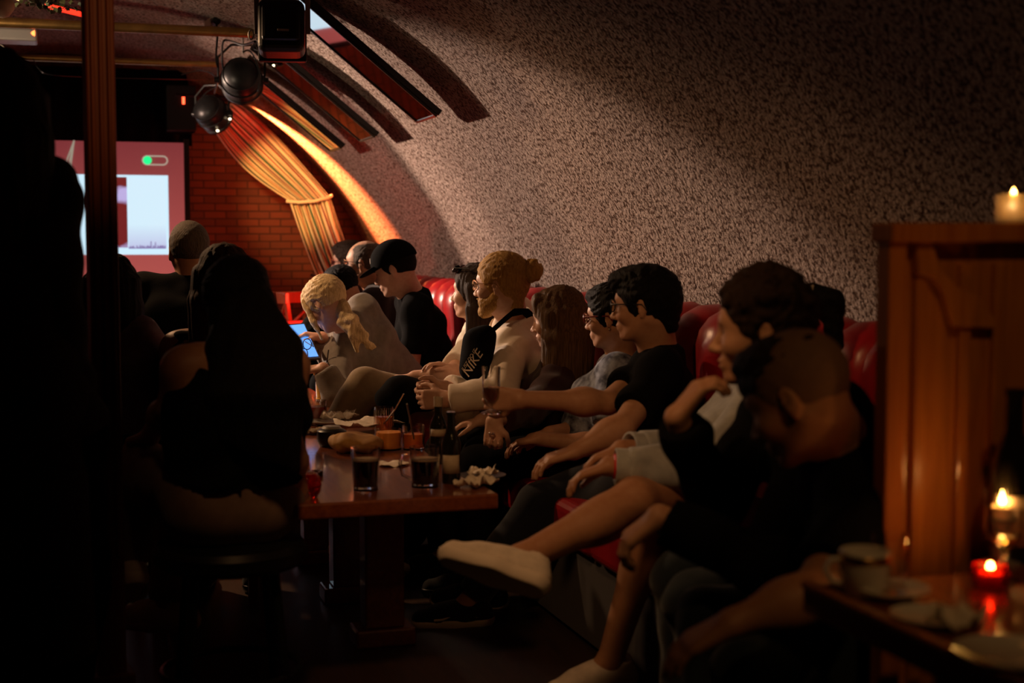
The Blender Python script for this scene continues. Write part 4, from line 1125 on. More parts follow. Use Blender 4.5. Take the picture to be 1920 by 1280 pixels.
TZ = 0.60
table('low varnished wooden table with the drinks, nearest of the two in the middle', TX0, TX1, TY0, TY0 + 1.55, TZ, [(lg[0], lg[1], 0.13, 0.10), (lg[0], TY0 + 1.25, 0.13, 0.10)], 'low wooden tables')
table('low varnished wooden table farther back by the tablet and the blond woman', TX0 - 0.02, TX1 - 0.04, TY0 + 1.62, TY0 + 3.1, TZ, [(lg[0], TY0 + 1.9, 0.14, 0.10), (lg[0], TY0 + 2.8, 0.14, 0.10)], 'low wooden tables')
RZ = 0.75
RX0 = PZ(1520, 1105, RZ)[0]; RY1 = PZ(1520, 1105, RZ)[1]
print('rtable', RX0, RY1, PZ(1920, 1275, RZ))
t = table('varnished wooden table with a candle in the right foreground', RX0, 2.25, 1.15, RY1 + 0.03, RZ, [(1.75, 1.35, 0.12, 0.12), (1.75, 2.0, 0.12, 0.12)], None, 'candle_table')
MB().box((RX0 + 0.004, (1.15 + RY1) / 2, RZ + 0.004), (0.02, RY1 - 1.15 + 0.05, 0.014)).build('edge_strip', W_DIV, t, bevel=0.004)
# ================================================================== THE PEOPLE
WHITE_TR = (M_SHOEW, M_RUBW, M_SHOEW)
BLACK_TR = (M_SHOEB, M_RUBW, M_SHOEW, M_RUBW)
DARK_SH = (M_SHOEB, M_BLACKP, M_SHOEB)
V3 = lambda *a: np.array(a, float)
SF = nrm(V3(-0.93, 0.36, 0))            # the way the sofa guests face, turned a little to the stage

# --- man with the shaved sides, leaning forward beside the divider
def ex_a(root, c, R, s, neck, up, sl, sf, ends, bd):
    W = lambda x, y, z: c + R @ (np.array((x, y, z)) * s)
    S = lambda *v: np.array(v) * s
    pr = [el(W(-0.004, 0, 0.050), S(0.104, 0.078, 0.074), R, 0.02), el(W(0.03, 0, 0.095), S(0.07, 0.06, 0.035), R, 0.02),
          el(W(0.01, 0, -0.045), S(0.14, 0.13, 0.085), R, 0.01, '-')] + brows(c, R, s)
    sdf_obj('top_hair', pr, 0.005, H_DARK, root, 0, 0.003, 70, 2, 1)
    sh, E, Wt = ends['L']
    d = nrm(Wt - E); MB().tube([Wt + d * 0.09 + R[:, 1] * 0, ], 0.001) if False else None
person('man with shaved hair sides in a black t-shirt, leaning forward beside the wooden divider',
       V3(1.70, 2.60, 0.55), P(1572, 815, 2.84), P(1496, 742, 2.74), CV(-0.80, 0.50, -0.50), SF, True, 1.0, SK_TAN, 0.005,
       (C_BLACK, 'short'), (C_TEAL, 'long'), (H_BUZZ, 'crop'),
       LH=(P(1372, 1168, 2.50), CV(0.6, -0.8, -0.6), CV(-0.8, 0.1, -0.45), CV(-0.2, 0.2, -1), 0.35, P(1520, 1120, 2.52)),
       RH=(P(1560, 1060, 2.95), CV(0.5, 0.3, -1), CV(-1, 0.1, -0.1), CV(0, 0, -1), 0.5),
       LF=(V3(1.34, 2.40, 0.085), V3(-1, 0, 0.8), V3(-1, 0.1, 0)), RF=(V3(1.38, 2.80, 0.085), V3(-1, 0.2, 0.9), V3(-1, 0.2, 0)),
       shoes=DARK_SH, extra=ex_a, chest=1.12, sdrop=(0.02, 0.0))

# --- man with thick dark hair, chin in hand
person('man with thick wavy dark hair resting his chin in his hand, black long-sleeved top',
       V3(1.84, 3.06, 0.55), P(1500, 735, 3.22), P(1432, 617, 3.12), CV(-0.97, 0.22, -0.06), SF, True, 1.0, SK_WARM, 0.005,
       (C_BLACK, 'long'), (C_TEAL, 'long'), (H_DARK, 'curly'),
       RH=(P(1268, 782, 3.08), CV(0.1, 0.2, -1), CV(0.62, 0.05, 0.8), CV(0.75, 0.15, -0.65), 0.75, P(1345, 945, 3.2)),
       LH=(P(1236, 968, 3.0), CV(0.6, -0.6, -0.8), CV(-0.75, 0.1, -0.6), CV(0.5, 0.1, -0.6), 0.7),
       RF=(V3(1.50, 3.30, 0.085), V3(-1, 0.0, 0.9), V3(-1, 0.1, 0)), LF=(V3(1.48, 3.00, 0.085), V3(-1, 0, 0.9), V3(-1, 0.05, 0)),
       shoes=DARK_SH, chest=1.05)

# --- person in denim with bare crossed legs and white trainers
def ex_b2(root, c, R, s, neck, up, sl, sf, ends, bd):
    W = lambda x, y, z: c + R @ (np.array((x, y, z)) * s)
    pr = [el(W(-0.120, 0, 0.070), np.array((0.035, 0.03, 0.032)) * s, R, 0.01), rc(W(-0.150, 0, 0.090), W(-0.205, 0, 0.060), 0.030 * s, 0.038 * s, 0.02),
          rc(W(-0.205, 0, 0.060), W(-0.215, 0, -0.06), 0.040 * s, 0.024 * s, 0.02)]
    sdf_obj('ponytail', pr, 0.006, H_BLACK, root, 0, 0.005, 60, 3)
    MB().tube([W(-0.145 - 0.012 * math.sin(a), 0.030 * math.cos(a), 0.078 + 0.03 * math.sin(a)) for a in np.linspace(0, 2 * PI, 16, endpoint=False)], 0.008, 8, True).build('scrunchie', M_PAPER, root, True)
    for nm in ('L', 'R'):
        sh, E, Wt = ends[nm]; d = nrm(Wt - E); q = E + (Wt - E) * 0.82
        o = MB().lathe([(0.044, -0.03), (0.050, -0.028), (0.051, 0.028), (0.045, 0.03), (0.040, 0.024), (0.040, -0.024), (0.044, -0.03)], q, 24, d).build('rolled_cuff', C_DENIM, root, True)
    sh, E, Wt = ends['L']; d = nrm(Wt - E)
    MB().lathe([(0.030, -0.014), (0.034, -0.012), (0.034, 0.012), (0.030, 0.014)], Wt - d * 0.025, 20, d).build('red_bracelet', M_REDB, root, True)
person('woman in light denim jacket and shorts with bare legs crossed and white trainers',
       V3(1.86, 3.80, 0.55), P(1445, 700, 4.16), P(1425, 610, 4.08), CV(-0.95, 0.3, -0.05), SF, False, 1.03, SK_TAN, 0.0055,
       (C_DENIM, 'roll'), (C_BLUE, 'shorts'), (H_BLACK, 'short'),
       RH=(P(1165, 842, 3.98), CV(0.2, 0.6, -1), CV(-1, 0.0, -0.35), CV(-0.2, -0.1, -1), 0.55, P(1330, 850, 4.1)),
       LH=(P(1142, 874, 3.84), CV(0.4, -0.6, -1), CV(-0.9, 0.1, -0.3), CV(-0.3, 0, -1), 0.5, P(1315, 880, 3.85)),
       LF=(P(982, 1046, 3.62), CV(-0.5, 0.2, 1), CV(-1, 0.15, 0.30), P(1190, 938, 3.78)),
       RF=(P(1143, 1240, 4.12), CV(-0.8, 0, 1), CV(-0.85, -0.35, -0.12), P(1228, 968, 4.02)),
       shoes=WHITE_TR, extra=ex_b2)

# --- man in black holding out a stemmed glass
def ex_c(root, c, R, s, neck, up, sl, sf, ends, bd):
    specs(root, c, R, s, M_BLACKP, 0.0024)
person('man with dark swept hair and glasses in a black t-shirt, holding out a stemmed glass',
       V3(1.90, 4.42, 0.55), P(1240, 662, 4.80), P(1210, 570, 4.72), CV(-0.93, 0.36, -0.06), SF, True, 1.01, SK_WARM, 0.0055,
       (C_BLACK, 'short'), (C_NAVY, 'long'), (H_BLACK, 'quiff'),
       RH=(P(975, 748, 4.52), CV(0.1, -0.1, -1), CV(-1, 0.15, 0.02), CV(-0.3, 0.9, 0), 0.75, P(1140, 755, 4.62)),
       LH=(P(1078, 846, 4.36), CV(0.5, -0.5, -1), CV(-1, 0.0, -0.30), CV(0, 0.1, -1), 0.45, P(1168, 800, 4.40)),
       RF=(P(880, 1128, 4.93), CV(-1, 0, 0.8), CV(-1, -0.12, -0.02)), LF=(P(905, 1105, 5.15), CV(-0.6, -0.6, 0.9), CV(-1, 0.1, 0)),
       shoes=BLACK_TR, extra=ex_c, chest=1.08)

# --- woman with dark-rimmed glasses and a floral shirt
M_FLORAL = mat('floral_shirt_cloth', (0.34, 0.38, 0.48), 0.85, noise=(26, (0.03, 0.03, 0.05), 1.0), bump=(200, 0.3, 0.002))
M_TORT = mat('red_tortoise_frame', (0.16, 0.02, 0.012), 0.25)
def ex_d(root, c, R, s, neck, up, sl, sf, ends, bd):
    specs(root, c, R, s, M_TORT, 0.0034, rx=0.026, rz=0.019)
    W = lambda x, y, z: c + R @ (np.array((x, y, z)) * s)
    MB().lathe([(0, -0.006), (0.006, 0), (0, 0.006)], W(-0.010, 0.082, -0.045), 8).build('earring', M_GOLD, root, True)
    pr = [rc(W(-0.07, 0, 0.02), W(-0.105, 0, -0.05), 0.05 * s, 0.035 * s, 0.03), rc(W(-0.105, 0, -0.05), W(-0.10, 0, -0.11), 0.034 * s, 0.02 * s, 0.02)]
    sdf_obj('tied_hair', pr, 0.006, H_BLACK, root, 0, 0.003, 60, 3)
person('woman with red-brown glasses and tied dark hair in a blue floral shirt',
       V3(1.87, 4.98, 0.55), P(1172, 675, 5.34), P(1150, 592, 5.26), CV(-0.90, 0.42, -0.10), SF, False, 1.0, SK_WARM, 0.006,
       (M_FLORAL, 'short'), (C_BLACK, 'long'), (H_BLACK, 'short'),
       LH=(P(1010, 822, 5.05), CV(0.3, -0.5, -1), CV(-1, 0, -0.2), CV(0, 0, -1), 0.5),
       RH=(P(1030, 812, 5.15), CV(0.3, 0.5, -1), CV(-1, 0, -0.2), CV(0, 0, -1), 0.5),
       shoes=DARK_SH, extra=ex_d)

# --- woman with long straight hair and a fringe
def ex_e(root, c, R, s, neck, up, sl, sf, ends, bd):
    sh, E, Wt = ends['L']; d = nrm(nrm(P(923, 815, 5.02) - Wt)); q = P(922, 812, 4.985)
    MB().lathe([(0.0105, -0.003), (0.0125, 0), (0.0105, 0.003)], q, 14, d).build('ring', M_STEEL, root, True)
    MB().lathe([(0.0, 0), (0.006, 0.003), (0.0, 0.008)], q + CV(0, -1, 0) * 0.012, 8, CV(0, -1, 0)).build('ring_stone', M_GLASS, root, True)
person('woman with very long straight brown hair and a fringe, in a dark wine dress',
       V3(1.84, 5.32, 0.55), P(1058, 680, 5.62), P(1046, 596, 5.54), CV(-0.95, 0.30, -0.14), SF, False, 1.0, SK_PALE, 0.006,
       (C_WINE, 'roll'), (C_BLACK, 'long'), (H_BROWN, 'longfringe'),
       LH=(P(925, 790, 5.02), CV(0.3, -0.4, -1), CV(-0.05, -0.25, -1), CV(0, -0.7, 0.2), 1.1),
       RH=(P(900, 790, 5.4), CV(0.3, 0.5, -1), CV(-1, 0, -0.2), CV(0, 0, -1), 0.5),
       shoes=DARK_SH, extra=ex_e)

# --- bearded man with a bun, cream shirt and black sling bag
def ex_f(root, c, R, s, neck, up, sl, sf, ends, bd):
    sdf_obj('beard', beard_prims(c, R, s), 0.0045, H_GOLD, root, 0.001, 0.0015, 140, 6, 1)
    specs(root, c, R, s, M_GOLD, 0.0012)
    # strap over the shoulder, wide and flat, from the back across the near shoulder to the bag on the chest
    pts = [P(1000, 618, 6.0), P(1000, 598, 5.86), P(985, 584, 5.74), P(962, 586, 5.66), P(945, 600, 5.60), P(925, 618, 5.56), P(908, 636, 5.54)]
    V, F = [], []
    for i, p in enumerate(pts):
        w_ = CV(0.25, 0.1, 1) * 0.016 if i > 2 else CV(0.6, 0.2, 0.6) * 0.02
        for a, b in ((-1, 0), (1, 0), (1, 1), (-1, 1)): V.append(p + w_ * a + CV(0, -1, 0.3) * 0.004 * b)
    for i in range(len(pts) - 1):
        for k in range(4): F.append((4 * i + k, 4 * i + (k + 1) % 4, 4 * i + 4 + (k + 1) % 4, 4 * i + 4 + k))
    mesh_obj('bag_strap', V, F, C_BLACK, root, False)
    bg = [rc(P(893, 640, 5.62), P(884, 690, 5.60), 0.055, 0.050, 0.04), rc(P(912, 628, 5.60), P(900, 672, 5.58), 0.040, 0.05, 0.04)]
    bag = sdf_obj('sling_bag', bg, 0.006, C_BLACK, root, 0, 0.003, 20, 3)
    def script(txt, px, py, D, size, ang, nm):
        cu = bpy.data.curves.new(nm, 'FONT'); cu.body = txt; cu.size = size; cu.extrude = 0.0006; cu.shear = 0.3; cu.align_x = 'CENTER'
        o = bpy.data.objects.new(nm, cu); COL.objects.link(o)
        Rm = np.stack([CR * math.cos(ang) + CU * math.sin(ang), -CR * math.sin(ang) + CU * math.cos(ang), -CF], 1)
        o.rotation_euler = Matrix(Rm.tolist()).to_euler(); o.location = P(px, py, D) - wloc(bag); o.parent = bag
        dg = bpy.context.evaluated_depsgraph_get(); dg.update(); me = bpy.data.meshes.new_from_object(o.evaluated_get(dg))
        m_ = bpy.data.objects.new(nm, me); m_.location = o.location; m_.rotation_euler = o.rotation_euler; m_.parent = bag; COL.objects.link(m_)
        me.materials.clear(); me.materials.append(M_PAPER); bpy.data.objects.remove(o); return m_
    script('NIKE', 892, 686, 5.515, 0.050, math.radians(58), 'bag_lettering')
    script('JUST DO IT.', 882, 676, 5.515, 0.019, math.radians(58), 'bag_lettering')
    sh, E, Wt = ends['L']; d = nrm(Wt - E)
    MB().lathe([(0.028, -0.010), (0.033, -0.009), (0.033, 0.009), (0.028, 0.010)], Wt - d * 0.03, 20, d).build('watch_strap', M_BLACKP, root, True)
person('bearded man with golden hair bun, cream shirt and black sling bag, hands clasped',
       V3(1.86, 5.72, 0.56), P(964, 598, 5.86), P(940, 532, 5.76), CV(-0.92, 0.38, -0.05), SF, True, 1.02, SK_PALE, 0.006,
       (C_CREAM, 'long'), (C_BLACK, 'long'), (H_GOLD, 'bun'),
       LH=(P(838, 748, 5.46), CV(0.6, -0.8, -0.8), CV(-1, 0.1, -0.05), CV(0, 0.9, -0.1), 0.85, P(940, 735, 5.45)),
       RH=(P(835, 728, 5.60), CV(0.4, 0.4, -1), CV(-1, -0.15, -0.05), CV(0, -0.9, -0.2), 0.85, P(930, 735, 5.80)),
       LF=(P(690, 1075, 5.45), CV(-1, 0, 0.8), CV(-1, 0, 0)), RF=(P(660, 1050, 5.7), CV(-1, 0.2, 0.8), CV(-1, 0.1, 0)),
       shoes=BLACK_TR[:3], extra=ex_f, collar=True)

# --- woman with sunglasses on her head, white t-shirt, tan trousers
def ex_g(root, c, R, s, neck, up, sl, sf, ends, bd):
    specs(root, c, R, s, M_BLACKP, 0.0028, up_on_head=True, rx=0.03, rz=0.022)
    W = lambda x, y, z: c + R @ (np.array((x, y, z)) * s)
    MB().tube([W(-0.012, 0.088 + 0.002 * math.cos(a), -0.055) + CU * 0.017 * math.sin(a) + CR * 0.012 * math.cos(a) for a in np.linspace(0, 2 * PI, 14, endpoint=False)], 0.0022, 6, True).build('hoop_earring', M_GOLD, root, True)
person('woman in white t-shirt and tan trousers with sunglasses pushed up on her hair',
       V3(1.74, 6.16, 0.56), P(904, 615, 6.36), P(891, 547, 6.28), CV(-0.93, 0.36, 0.02), SF, False, 1.02, SK_PALE, 0.006,
       (C_SHIRT_W, 'short'), (C_TAN, 'long'), (H_DARK, 'bob'),
       LH=(P(778, 706, 5.98), CV(0.5, -0.5, -1), CV(-1, 0.1, -0.1), CV(0, 0, -1), 0.4, P(842, 704, 5.95)),
       RH=(P(852, 693, 5.98), CV(0.3, 0.6, -1), CV(-0.7, -0.2, 0.25), CV(0, -0.2, -1), 0.45, P(860, 705, 6.2)),
       LF=(P(610, 830, 5.92), CV(-1, 0, 1), CV(-0.8, 0, -0.6), P(682, 722, 5.95)),
       RF=(P(700, 985, 6.2), CV(-1, 0, 0.8), CV(-1, 0.1, 0), P(708, 765, 6.10)),
       shoes=WHITE_TR, extra=ex_g)

# --- young man in a black cap
def ex_h(root, c, R, s, neck, up, sl, sf, ends, bd):
    W = lambda x, y, z: c + R @ (np.array((x, y, z)) * s)
    S = lambda *v: np.array(v) * s
    cp = [el(W(-0.008, 0, 0.045), S(0.116, 0.094, 0.100), R, 0.01, cut=(W(0, 0, 0.030), R @ V3(-0.12, 0, -1)))]
    cp[0]['cut'] = (W(0, 0, 0.028), R @ V3(-0.12, 0, -1))
    cap = sdf_obj('cap', cp, 0.005, C_BLACK, root, 0.004)
    br_ = [el(W(0.105, 0, 0.032), S(0.085, 0.078, 0.006), R @ np.array(Matrix.Rotation(math.radians(14), 3, 'Y')), 0.01)]
    sdf_obj('cap_brim', br_, 0.004, C_BLACK, cap)
    MB().tube([W(0.103, 0.024, 0.060), W(0.094, 0.036, 0.085)], 0.0045, 6).build('cap_mark', M_PAPER, cap, True)
person('young man in a black baseball cap and black t-shirt looking down on the sofa',
       V3(1.80, 7.16, 0.56), P(776, 553, 7.32), P(741, 505, 7.24), CV(-0.86, 0.2, -0.28), nrm(V3(-0.97, 0.15, 0)), True, 1.04, SK_PALE, 0.0065,
       (C_BLACK, 'short'), (C_BLACK, 'long'), (H_BLACK, 'crop'), shoes=DARK_SH, extra=ex_h, chest=1.05)

# --- older man with glasses
def ex_i(root, c, R, s, neck, up, sl, sf, ends, bd): specs(root, c, R, s, M_BLACKP, 0.0018)
person('older man with receding grey hair and thin glasses beside the capped man',
       V3(1.82, 7.90, 0.56), P(706, 536, 8.02), P(684, 492, 7.94), CV(-0.95, 0.28, -0.02), nrm(V3(-0.95, 0.3, 0)), True, 1.04, SK_WARM, 0.0065,
       (C_BROWN, 'long'), (C_BLACK, 'long'), (H_GREY, 'bald'), shoes=DARK_SH, extra=ex_i, chest=1.1, collar=True)

# --- red lit guest at the far end of the sofa
def ex_k(root, c, R, s, neck, up, sl, sf, ends, bd): specs(root, c, R, s, M_BLACKP, 0.0022)
person('guest with round glasses and red lit face at the curtain end of the sofa',
       V3(1.84, 8.95, 0.56), P(668, 532, 9.08), P(655, 490, 9.02), CV(-0.95, 0.1, -0.05), nrm(V3(-0.95, 0.3, 0)), True, 1.02, SK_PALE, 0.0068,
       (C_BROWN, 'long'), (C_BLACK, 'long'), (H_DARK, 'short'), shoes=DARK_SH, extra=ex_k)

# --- dark haired guest leaning down in front of the older man
person('dark-haired guest bending low behind the blond woman',
       V3(1.50, 8.35, 0.56), P(678, 590, 7.95), P(640, 540, 7.80), CV(-0.75, 0.25, -0.65), nrm(V3(-0.8, -0.4, 0)), False, 1.0, SK_WARM, 0.0068,
       (C_BLACK, 'long'), (C_BLACK, 'long'), (H_BLACK, 'short'), shoes=DARK_SH)

# --- blond woman leaning over the tablet
def ex_l(root, c, R, s, neck, up, sl, sf, ends, bd):
    W = lambda x, y, z: c + R @ (np.array((x, y, z)) * s)
    r = random.Random(4)
    a = [P(628, 556, 6.54), P(640, 578, 6.47), P(652, 600, 6.44), P(668, 622, 6.44), P(684, 648, 6.46)]
    pr = [rc(W(-0.07, 0, 0.0), a[0], 0.05, 0.035, 0.03)]
    for j in range(9):
        o = [CR * r.uniform(-0.03, 0.03) + CU * r.uniform(-0.02, 0.02) + CF * r.uniform(-0.012, 0.012) for _ in a]
        o = [o[i] * (0.5 + 0.3 * i) for i in range(len(a))]
        for i in range(len(a) - 1):
            pr.append(rc(a[i] + o[i], a[i + 1] + o[i + 1], 0.020 - 0.002 * i, 0.018 - 0.003 * i, 0.012))
    sdf_obj('ponytail', pr, 0.0055, H_BLOND, root, 0, 0.004, 55, 4, 1)
    fr = []
    for sg in (1, -1):
        fr += [rc(W(0.055, 0.066 * sg, 0.06), W(0.07, 0.075 * sg, -0.06), 0.018 * s, 0.014 * s, 0.01), rc(W(0.07, 0.075 * sg, -0.06), W(0.085, 0.07 * sg, -0.15), 0.014 * s, 0.006 * s, 0.01)]
    sdf_obj('loose_strands', fr, 0.0055, H_BLOND, root, 0, 0.003, 55, 4, 1)
person('woman with a long blond ponytail in a grey blazer, bent over the glowing tablet',
       V3(1.52, 6.78, 0.56), P(652, 612, 6.62), P(612, 568, 6.52), CV(-0.62, 0.42, -0.66), nrm(V3(-0.75, 0.65, 0)), False, 1.02, SK_PALE, 0.006,
       (C_GREY, 'long'), (C_BLACK, 'long'), (H_BLOND, 'short'),
       LH=(P(606, 690, 6.28), CV(0.3, -0.5, -1), CV(-0.9, 0.2, -0.1), CV(0, 0.3, -1), 0.7, P(630, 745, 6.28)),
       RH=(P(604, 632, 6.62), CV(0.3, 0.6, -1), CV(-0.9, -0.1, 0.2), CV(0, 0, -1), 0.8, P(628, 690, 6.75)),
       LF=(V3(1.28, 6.55, 0.085), V3(-1, 0.3, 0.8), V3(-1, 0.3, 0)), RF=(V3(1.27, 7.0, 0.085), V3(-1, 0.5, 0.8), V3(-1, 0.3, 0)),
       shoes=DARK_SH, extra=ex_l, chest=1.05)

# --- people on the left, seen from behind
person('man seen from behind with thinning short grey hair and a black polo shirt',
       P(322, 812, 5.95), P(362, 530, 6.05), P(355, 470, 6.05), CV(-0.28, 0.95, 0.0), nrm(CV(-0.1, 1, 0)), True, 1.03, SK_TAN, 0.0065,
       (C_BLACK, 'short'), (C_BLACK, 'long'), (H_GREY, 'crop'),
       LH=(P(262, 800, 6.1), CV(-0.6, -0.4, -0.6), CV(0.1, 0.8, -0.5), CV(0.5, 0, -1), 0.5),
       shoes=DARK_SH, chest=1.12, collar=True, shw=0.20)
person('brown-haired woman with a bare shoulder, half hidden behind the black-haired woman',
       P(400, 850, 4.95), P(402, 625, 4.95), P(424, 525, 4.92), CV(0.25, 0.95, -0.05), nrm(CV(-0.1, 1, 0)), False, 1.0, SK_WARM, 0.006,
       (C_BLACK, 'none'), (C_BLACK, 'long'), (H_BROWN, 'bob'), shoes=DARK_SH, shw=0.13)
def ex_p(root, c, R, s, neck, up, sl, sf, ends, bd):
    pr = []
    for i in range(7):
        u = i / 6; q_ = 0.04 * abs(u - .5)
        a = P(416 + 72 * u, 560, 3.90 + q_); b = P(416 + 118 * u, 650, 3.84 + q_); d = P(412 + 138 * u, 740, 3.78 + q_); e = P(420 + 132 * u, 820 + 60 * u, 3.78 + q_)
        pr += [rc(a, b, 0.034, 0.040, 0.03), rc(b, d, 0.040, 0.034, 0.03), rc(d, e, 0.034, 0.015, 0.03)]
    sdf_obj('long_hair', pr, 0.008, H_BLACK, root, 0, 0.008, 40, 5, 1, (1, 1, 0.15))
    sh, E, Wt = ends['R']; d = nrm(Wt - E)
    MB().lathe([(0.028, -0.008), (0.034, -0.006), (0.034, 0.006), (0.028, 0.008)], Wt - d * 0.02, 20, d).build('bracelet', M_STEEL, root, True)
person('woman seen from behind on the stool, long black hair, black top and beige trousers',
       P(440, 930, 3.98), P(446, 652, 3.92), P(446, 568, 3.98), CV(0.15, 0.95, -0.05), nrm(CV(-0.45, 0.9, 0)), False, 1.06, SK_TAN, 0.0055,
       (C_BLACK, 'none'), (C_BEIGE, 'long'), (H_BLACK, 'short'),
       LH=(P(283, 815, 4.12), CV(-0.6, -0.4, -0.6), CV(-0.6, 0.5, -0.2), CV(0.2, 0, -1), 0.7, P(316, 765, 3.92)),
       RH=(P(560, 935, 4.02), CV(0.7, -0.4, -0.6), CV(0.1, 0.9, -0.3), CV(0, 0, -1), 0.5, P(540, 830, 3.92)),
       LF=(P(238, 1055, 4.25), CV(-0.6, 0, 0.8), CV(-0.5, 0.7, -0.5), P(268, 880, 4.18)),
       RF=(P(320, 1128, 4.5), CV(-0.2, 1, 0.8), CV(-0.9, 0.3, -0.05), P(330, 900, 4.38)),
       shoes=WHITE_TR, extra=ex_p, chest=1.0, shw=0.140, hem=0.09)
person('dark-haired guest in a checked shirt just to the right of the wooden post',
       P(205, 800, 5.0), P(207, 610, 5.02), P(212, 540, 5.05), CV(0.0, 1, -0.05), nrm(CV(0.1, 1, 0)), False, 0.96, SK_TAN, 0.0068,
       (C_PLAID, 'long'), (C_BLACK, 'long'), (H_BLACK, 'long'), shoes=DARK_SH, shw=0.12)
def ex_r(root, c, R, s, neck, up, sl, sf, ends, bd):
    pr = [rc(P(-8, 205, 3.32), P(-42, 330, 3.36), 0.10, 0.145, 0.06), rc(P(-42, 330, 3.36), P(-30, 470, 3.36), 0.15, 0.16, 0.06)]
    sdf_obj('loose_hair', pr, 0.009, H_DARK, root, 0, 0.008, 30, 5, 1, (1, 1, 0.2))
    ct = [rc(P(0, 500, 3.35), P(30, 760, 3.32), 0.14, 0.165, 0.08), rc(P(30, 760, 3.32), P(50, 1230, 3.30), 0.165, 0.16, 0.06, cut=(P(55, 1230, 3.30), V3(0, 0, -1)))]
    sdf_obj('long_coat', ct, 0.010, C_BROWN, root, 0, 0.014, 9, 5, 2, (1, 1, 0.3))
person('standing person in a long dark coat with loose hair, back turned, at the left edge',
       P(20, 820, 3.35), P(-50, 325, 3.36), P(-6, 205, 3.34), CV(-0.35, 0.95, -0.1), nrm(CV(-0.2, 1, 0)), True, 1.06, SK_TAN, 0.007,
       (C_BROWN, 'long'), (C_BLACK, 'long'), (H_DARK, 'long'), shw=0.15,
       LH=(P(-150, 760, 3.3), CV(-1, -0.2, 0), CV(0, 0.2, -1), CV(1, 0, 0), 0.4), RH=(P(120, 800, 3.36), CV(0.2, -1, 0), CV(0, 0.2, -1), CV(-1, 0, 0), 0.4),
       LF=(V3(*(P(0, 1280, 3.35)[:2]), 0.09), CV(0, 1, 0), CV(-0.2, 1, 0)), RF=(V3(*(P(90, 1280, 3.38)[:2]), 0.09), CV(0, 1, 0), CV(0.1, 1, 0)),
       shoes=DARK_SH, extra=ex_r, chest=1.1)
# ================================================================== THINGS ON THE TABLES
def glass_thing(name, label, pos, r0, r1, h, fill=None, lm=None, cat='glass', group=None, wall=0.003, foam=None, n=28, bulge=None):
    """straight sided glass: r0 foot radius, r1 rim radius; fill=(from, to) heights of the drink"""
    t = thing(name, label, cat, pos, group)
    f = lambda z: r0 + (r1 - r0) * z / h + (bulge * math.sin(PI * z / h) if bulge else 0)
    zs = np.linspace(0.0, h, 10)
    prof = [(0.0, 0.0)] + [(f(z), z) for z in zs] + [(f(h) - wall, h)] + [(f(z) - wall, z) for z in zs[::-1] if z > 0.008] + [(0.0, 0.010)]
    MB().lathe(prof, pos, n).build('glass_wall', M_GLASS, t, True)
    if fill:
        a, b = fill; zz = np.linspace(a, b, 8)
        MB().lathe([(0.0, a)] + [(f(z) - wall - 0.0006, z) for z in zz] + [(0.0, b)], pos, n).build('drink', lm, t, True)
        if foam: MB().lathe([(0.0, b)] + [(f(b) - wall - 0.0006, b), (f(b + foam) - wall - 0.0006, b + foam), (0.0, b + foam)], pos, n).build('foam', M_ICE, t, True)
    return t
def straw(t, a, b, m=M_STEEL, r=0.0035, bend=None):
    MB().tube([a] + ([bend] if bend is not None else []) + [b], r, 8).build('straw', m, t, True)
def napkin(label, c, size, m=M_PAPER, seed=1, flat=0.4, group=None, rot=0.0, cat='napkin'):
    r = np.random.default_rng(seed); n = 14; V, F = [], []
    for i in range(n + 1):
        for j in range(n + 1):
            u, v = i / n - .5, j / n - .5
            z = 0.5 + 0.5 * math.sin(u * 9 + seed) * math.cos(v * 7 + seed * 2) * flat + abs(u * v) * 2 * flat + 0.4 * flat * math.sin(u * 17 + v * 13 + seed)
            x = u * size[0] * (1 - 0.25 * flat * math.sin(v * 8 + seed)); y = v * size[1] * (1 - 0.3 * flat * math.sin(u * 7 + seed))
            V.append((c[0] + x * math.cos(rot) - y * math.sin(rot), c[1] + x * math.sin(rot) + y * math.cos(rot), c[2] + max(0.001, z * size[2])))
    for i in range(n):
        for j in range(n): F.append((i * (n + 1) + j, (i + 1) * (n + 1) + j, (i + 1) * (n + 1) + j + 1, i * (n + 1) + j + 1))
    o = mesh_obj('napkin', V, F, m); o.modifiers.new('s', 'SOLIDIFY').thickness = 0.0015
    return setp(o, label, cat, group)
def plate(label, c, r, group=None, name='plate', m=M_PLATE):
    t = thing(name, label, 'plate', c, group)
    MB().lathe([(0, 0.0), (r * 0.55, 0.0), (r * 0.62, 0.004), (r, 0.016), (r, 0.019), (r * 0.62, 0.009), (0, 0.006)], c, 40).build('dish', m, t, True)
    return t
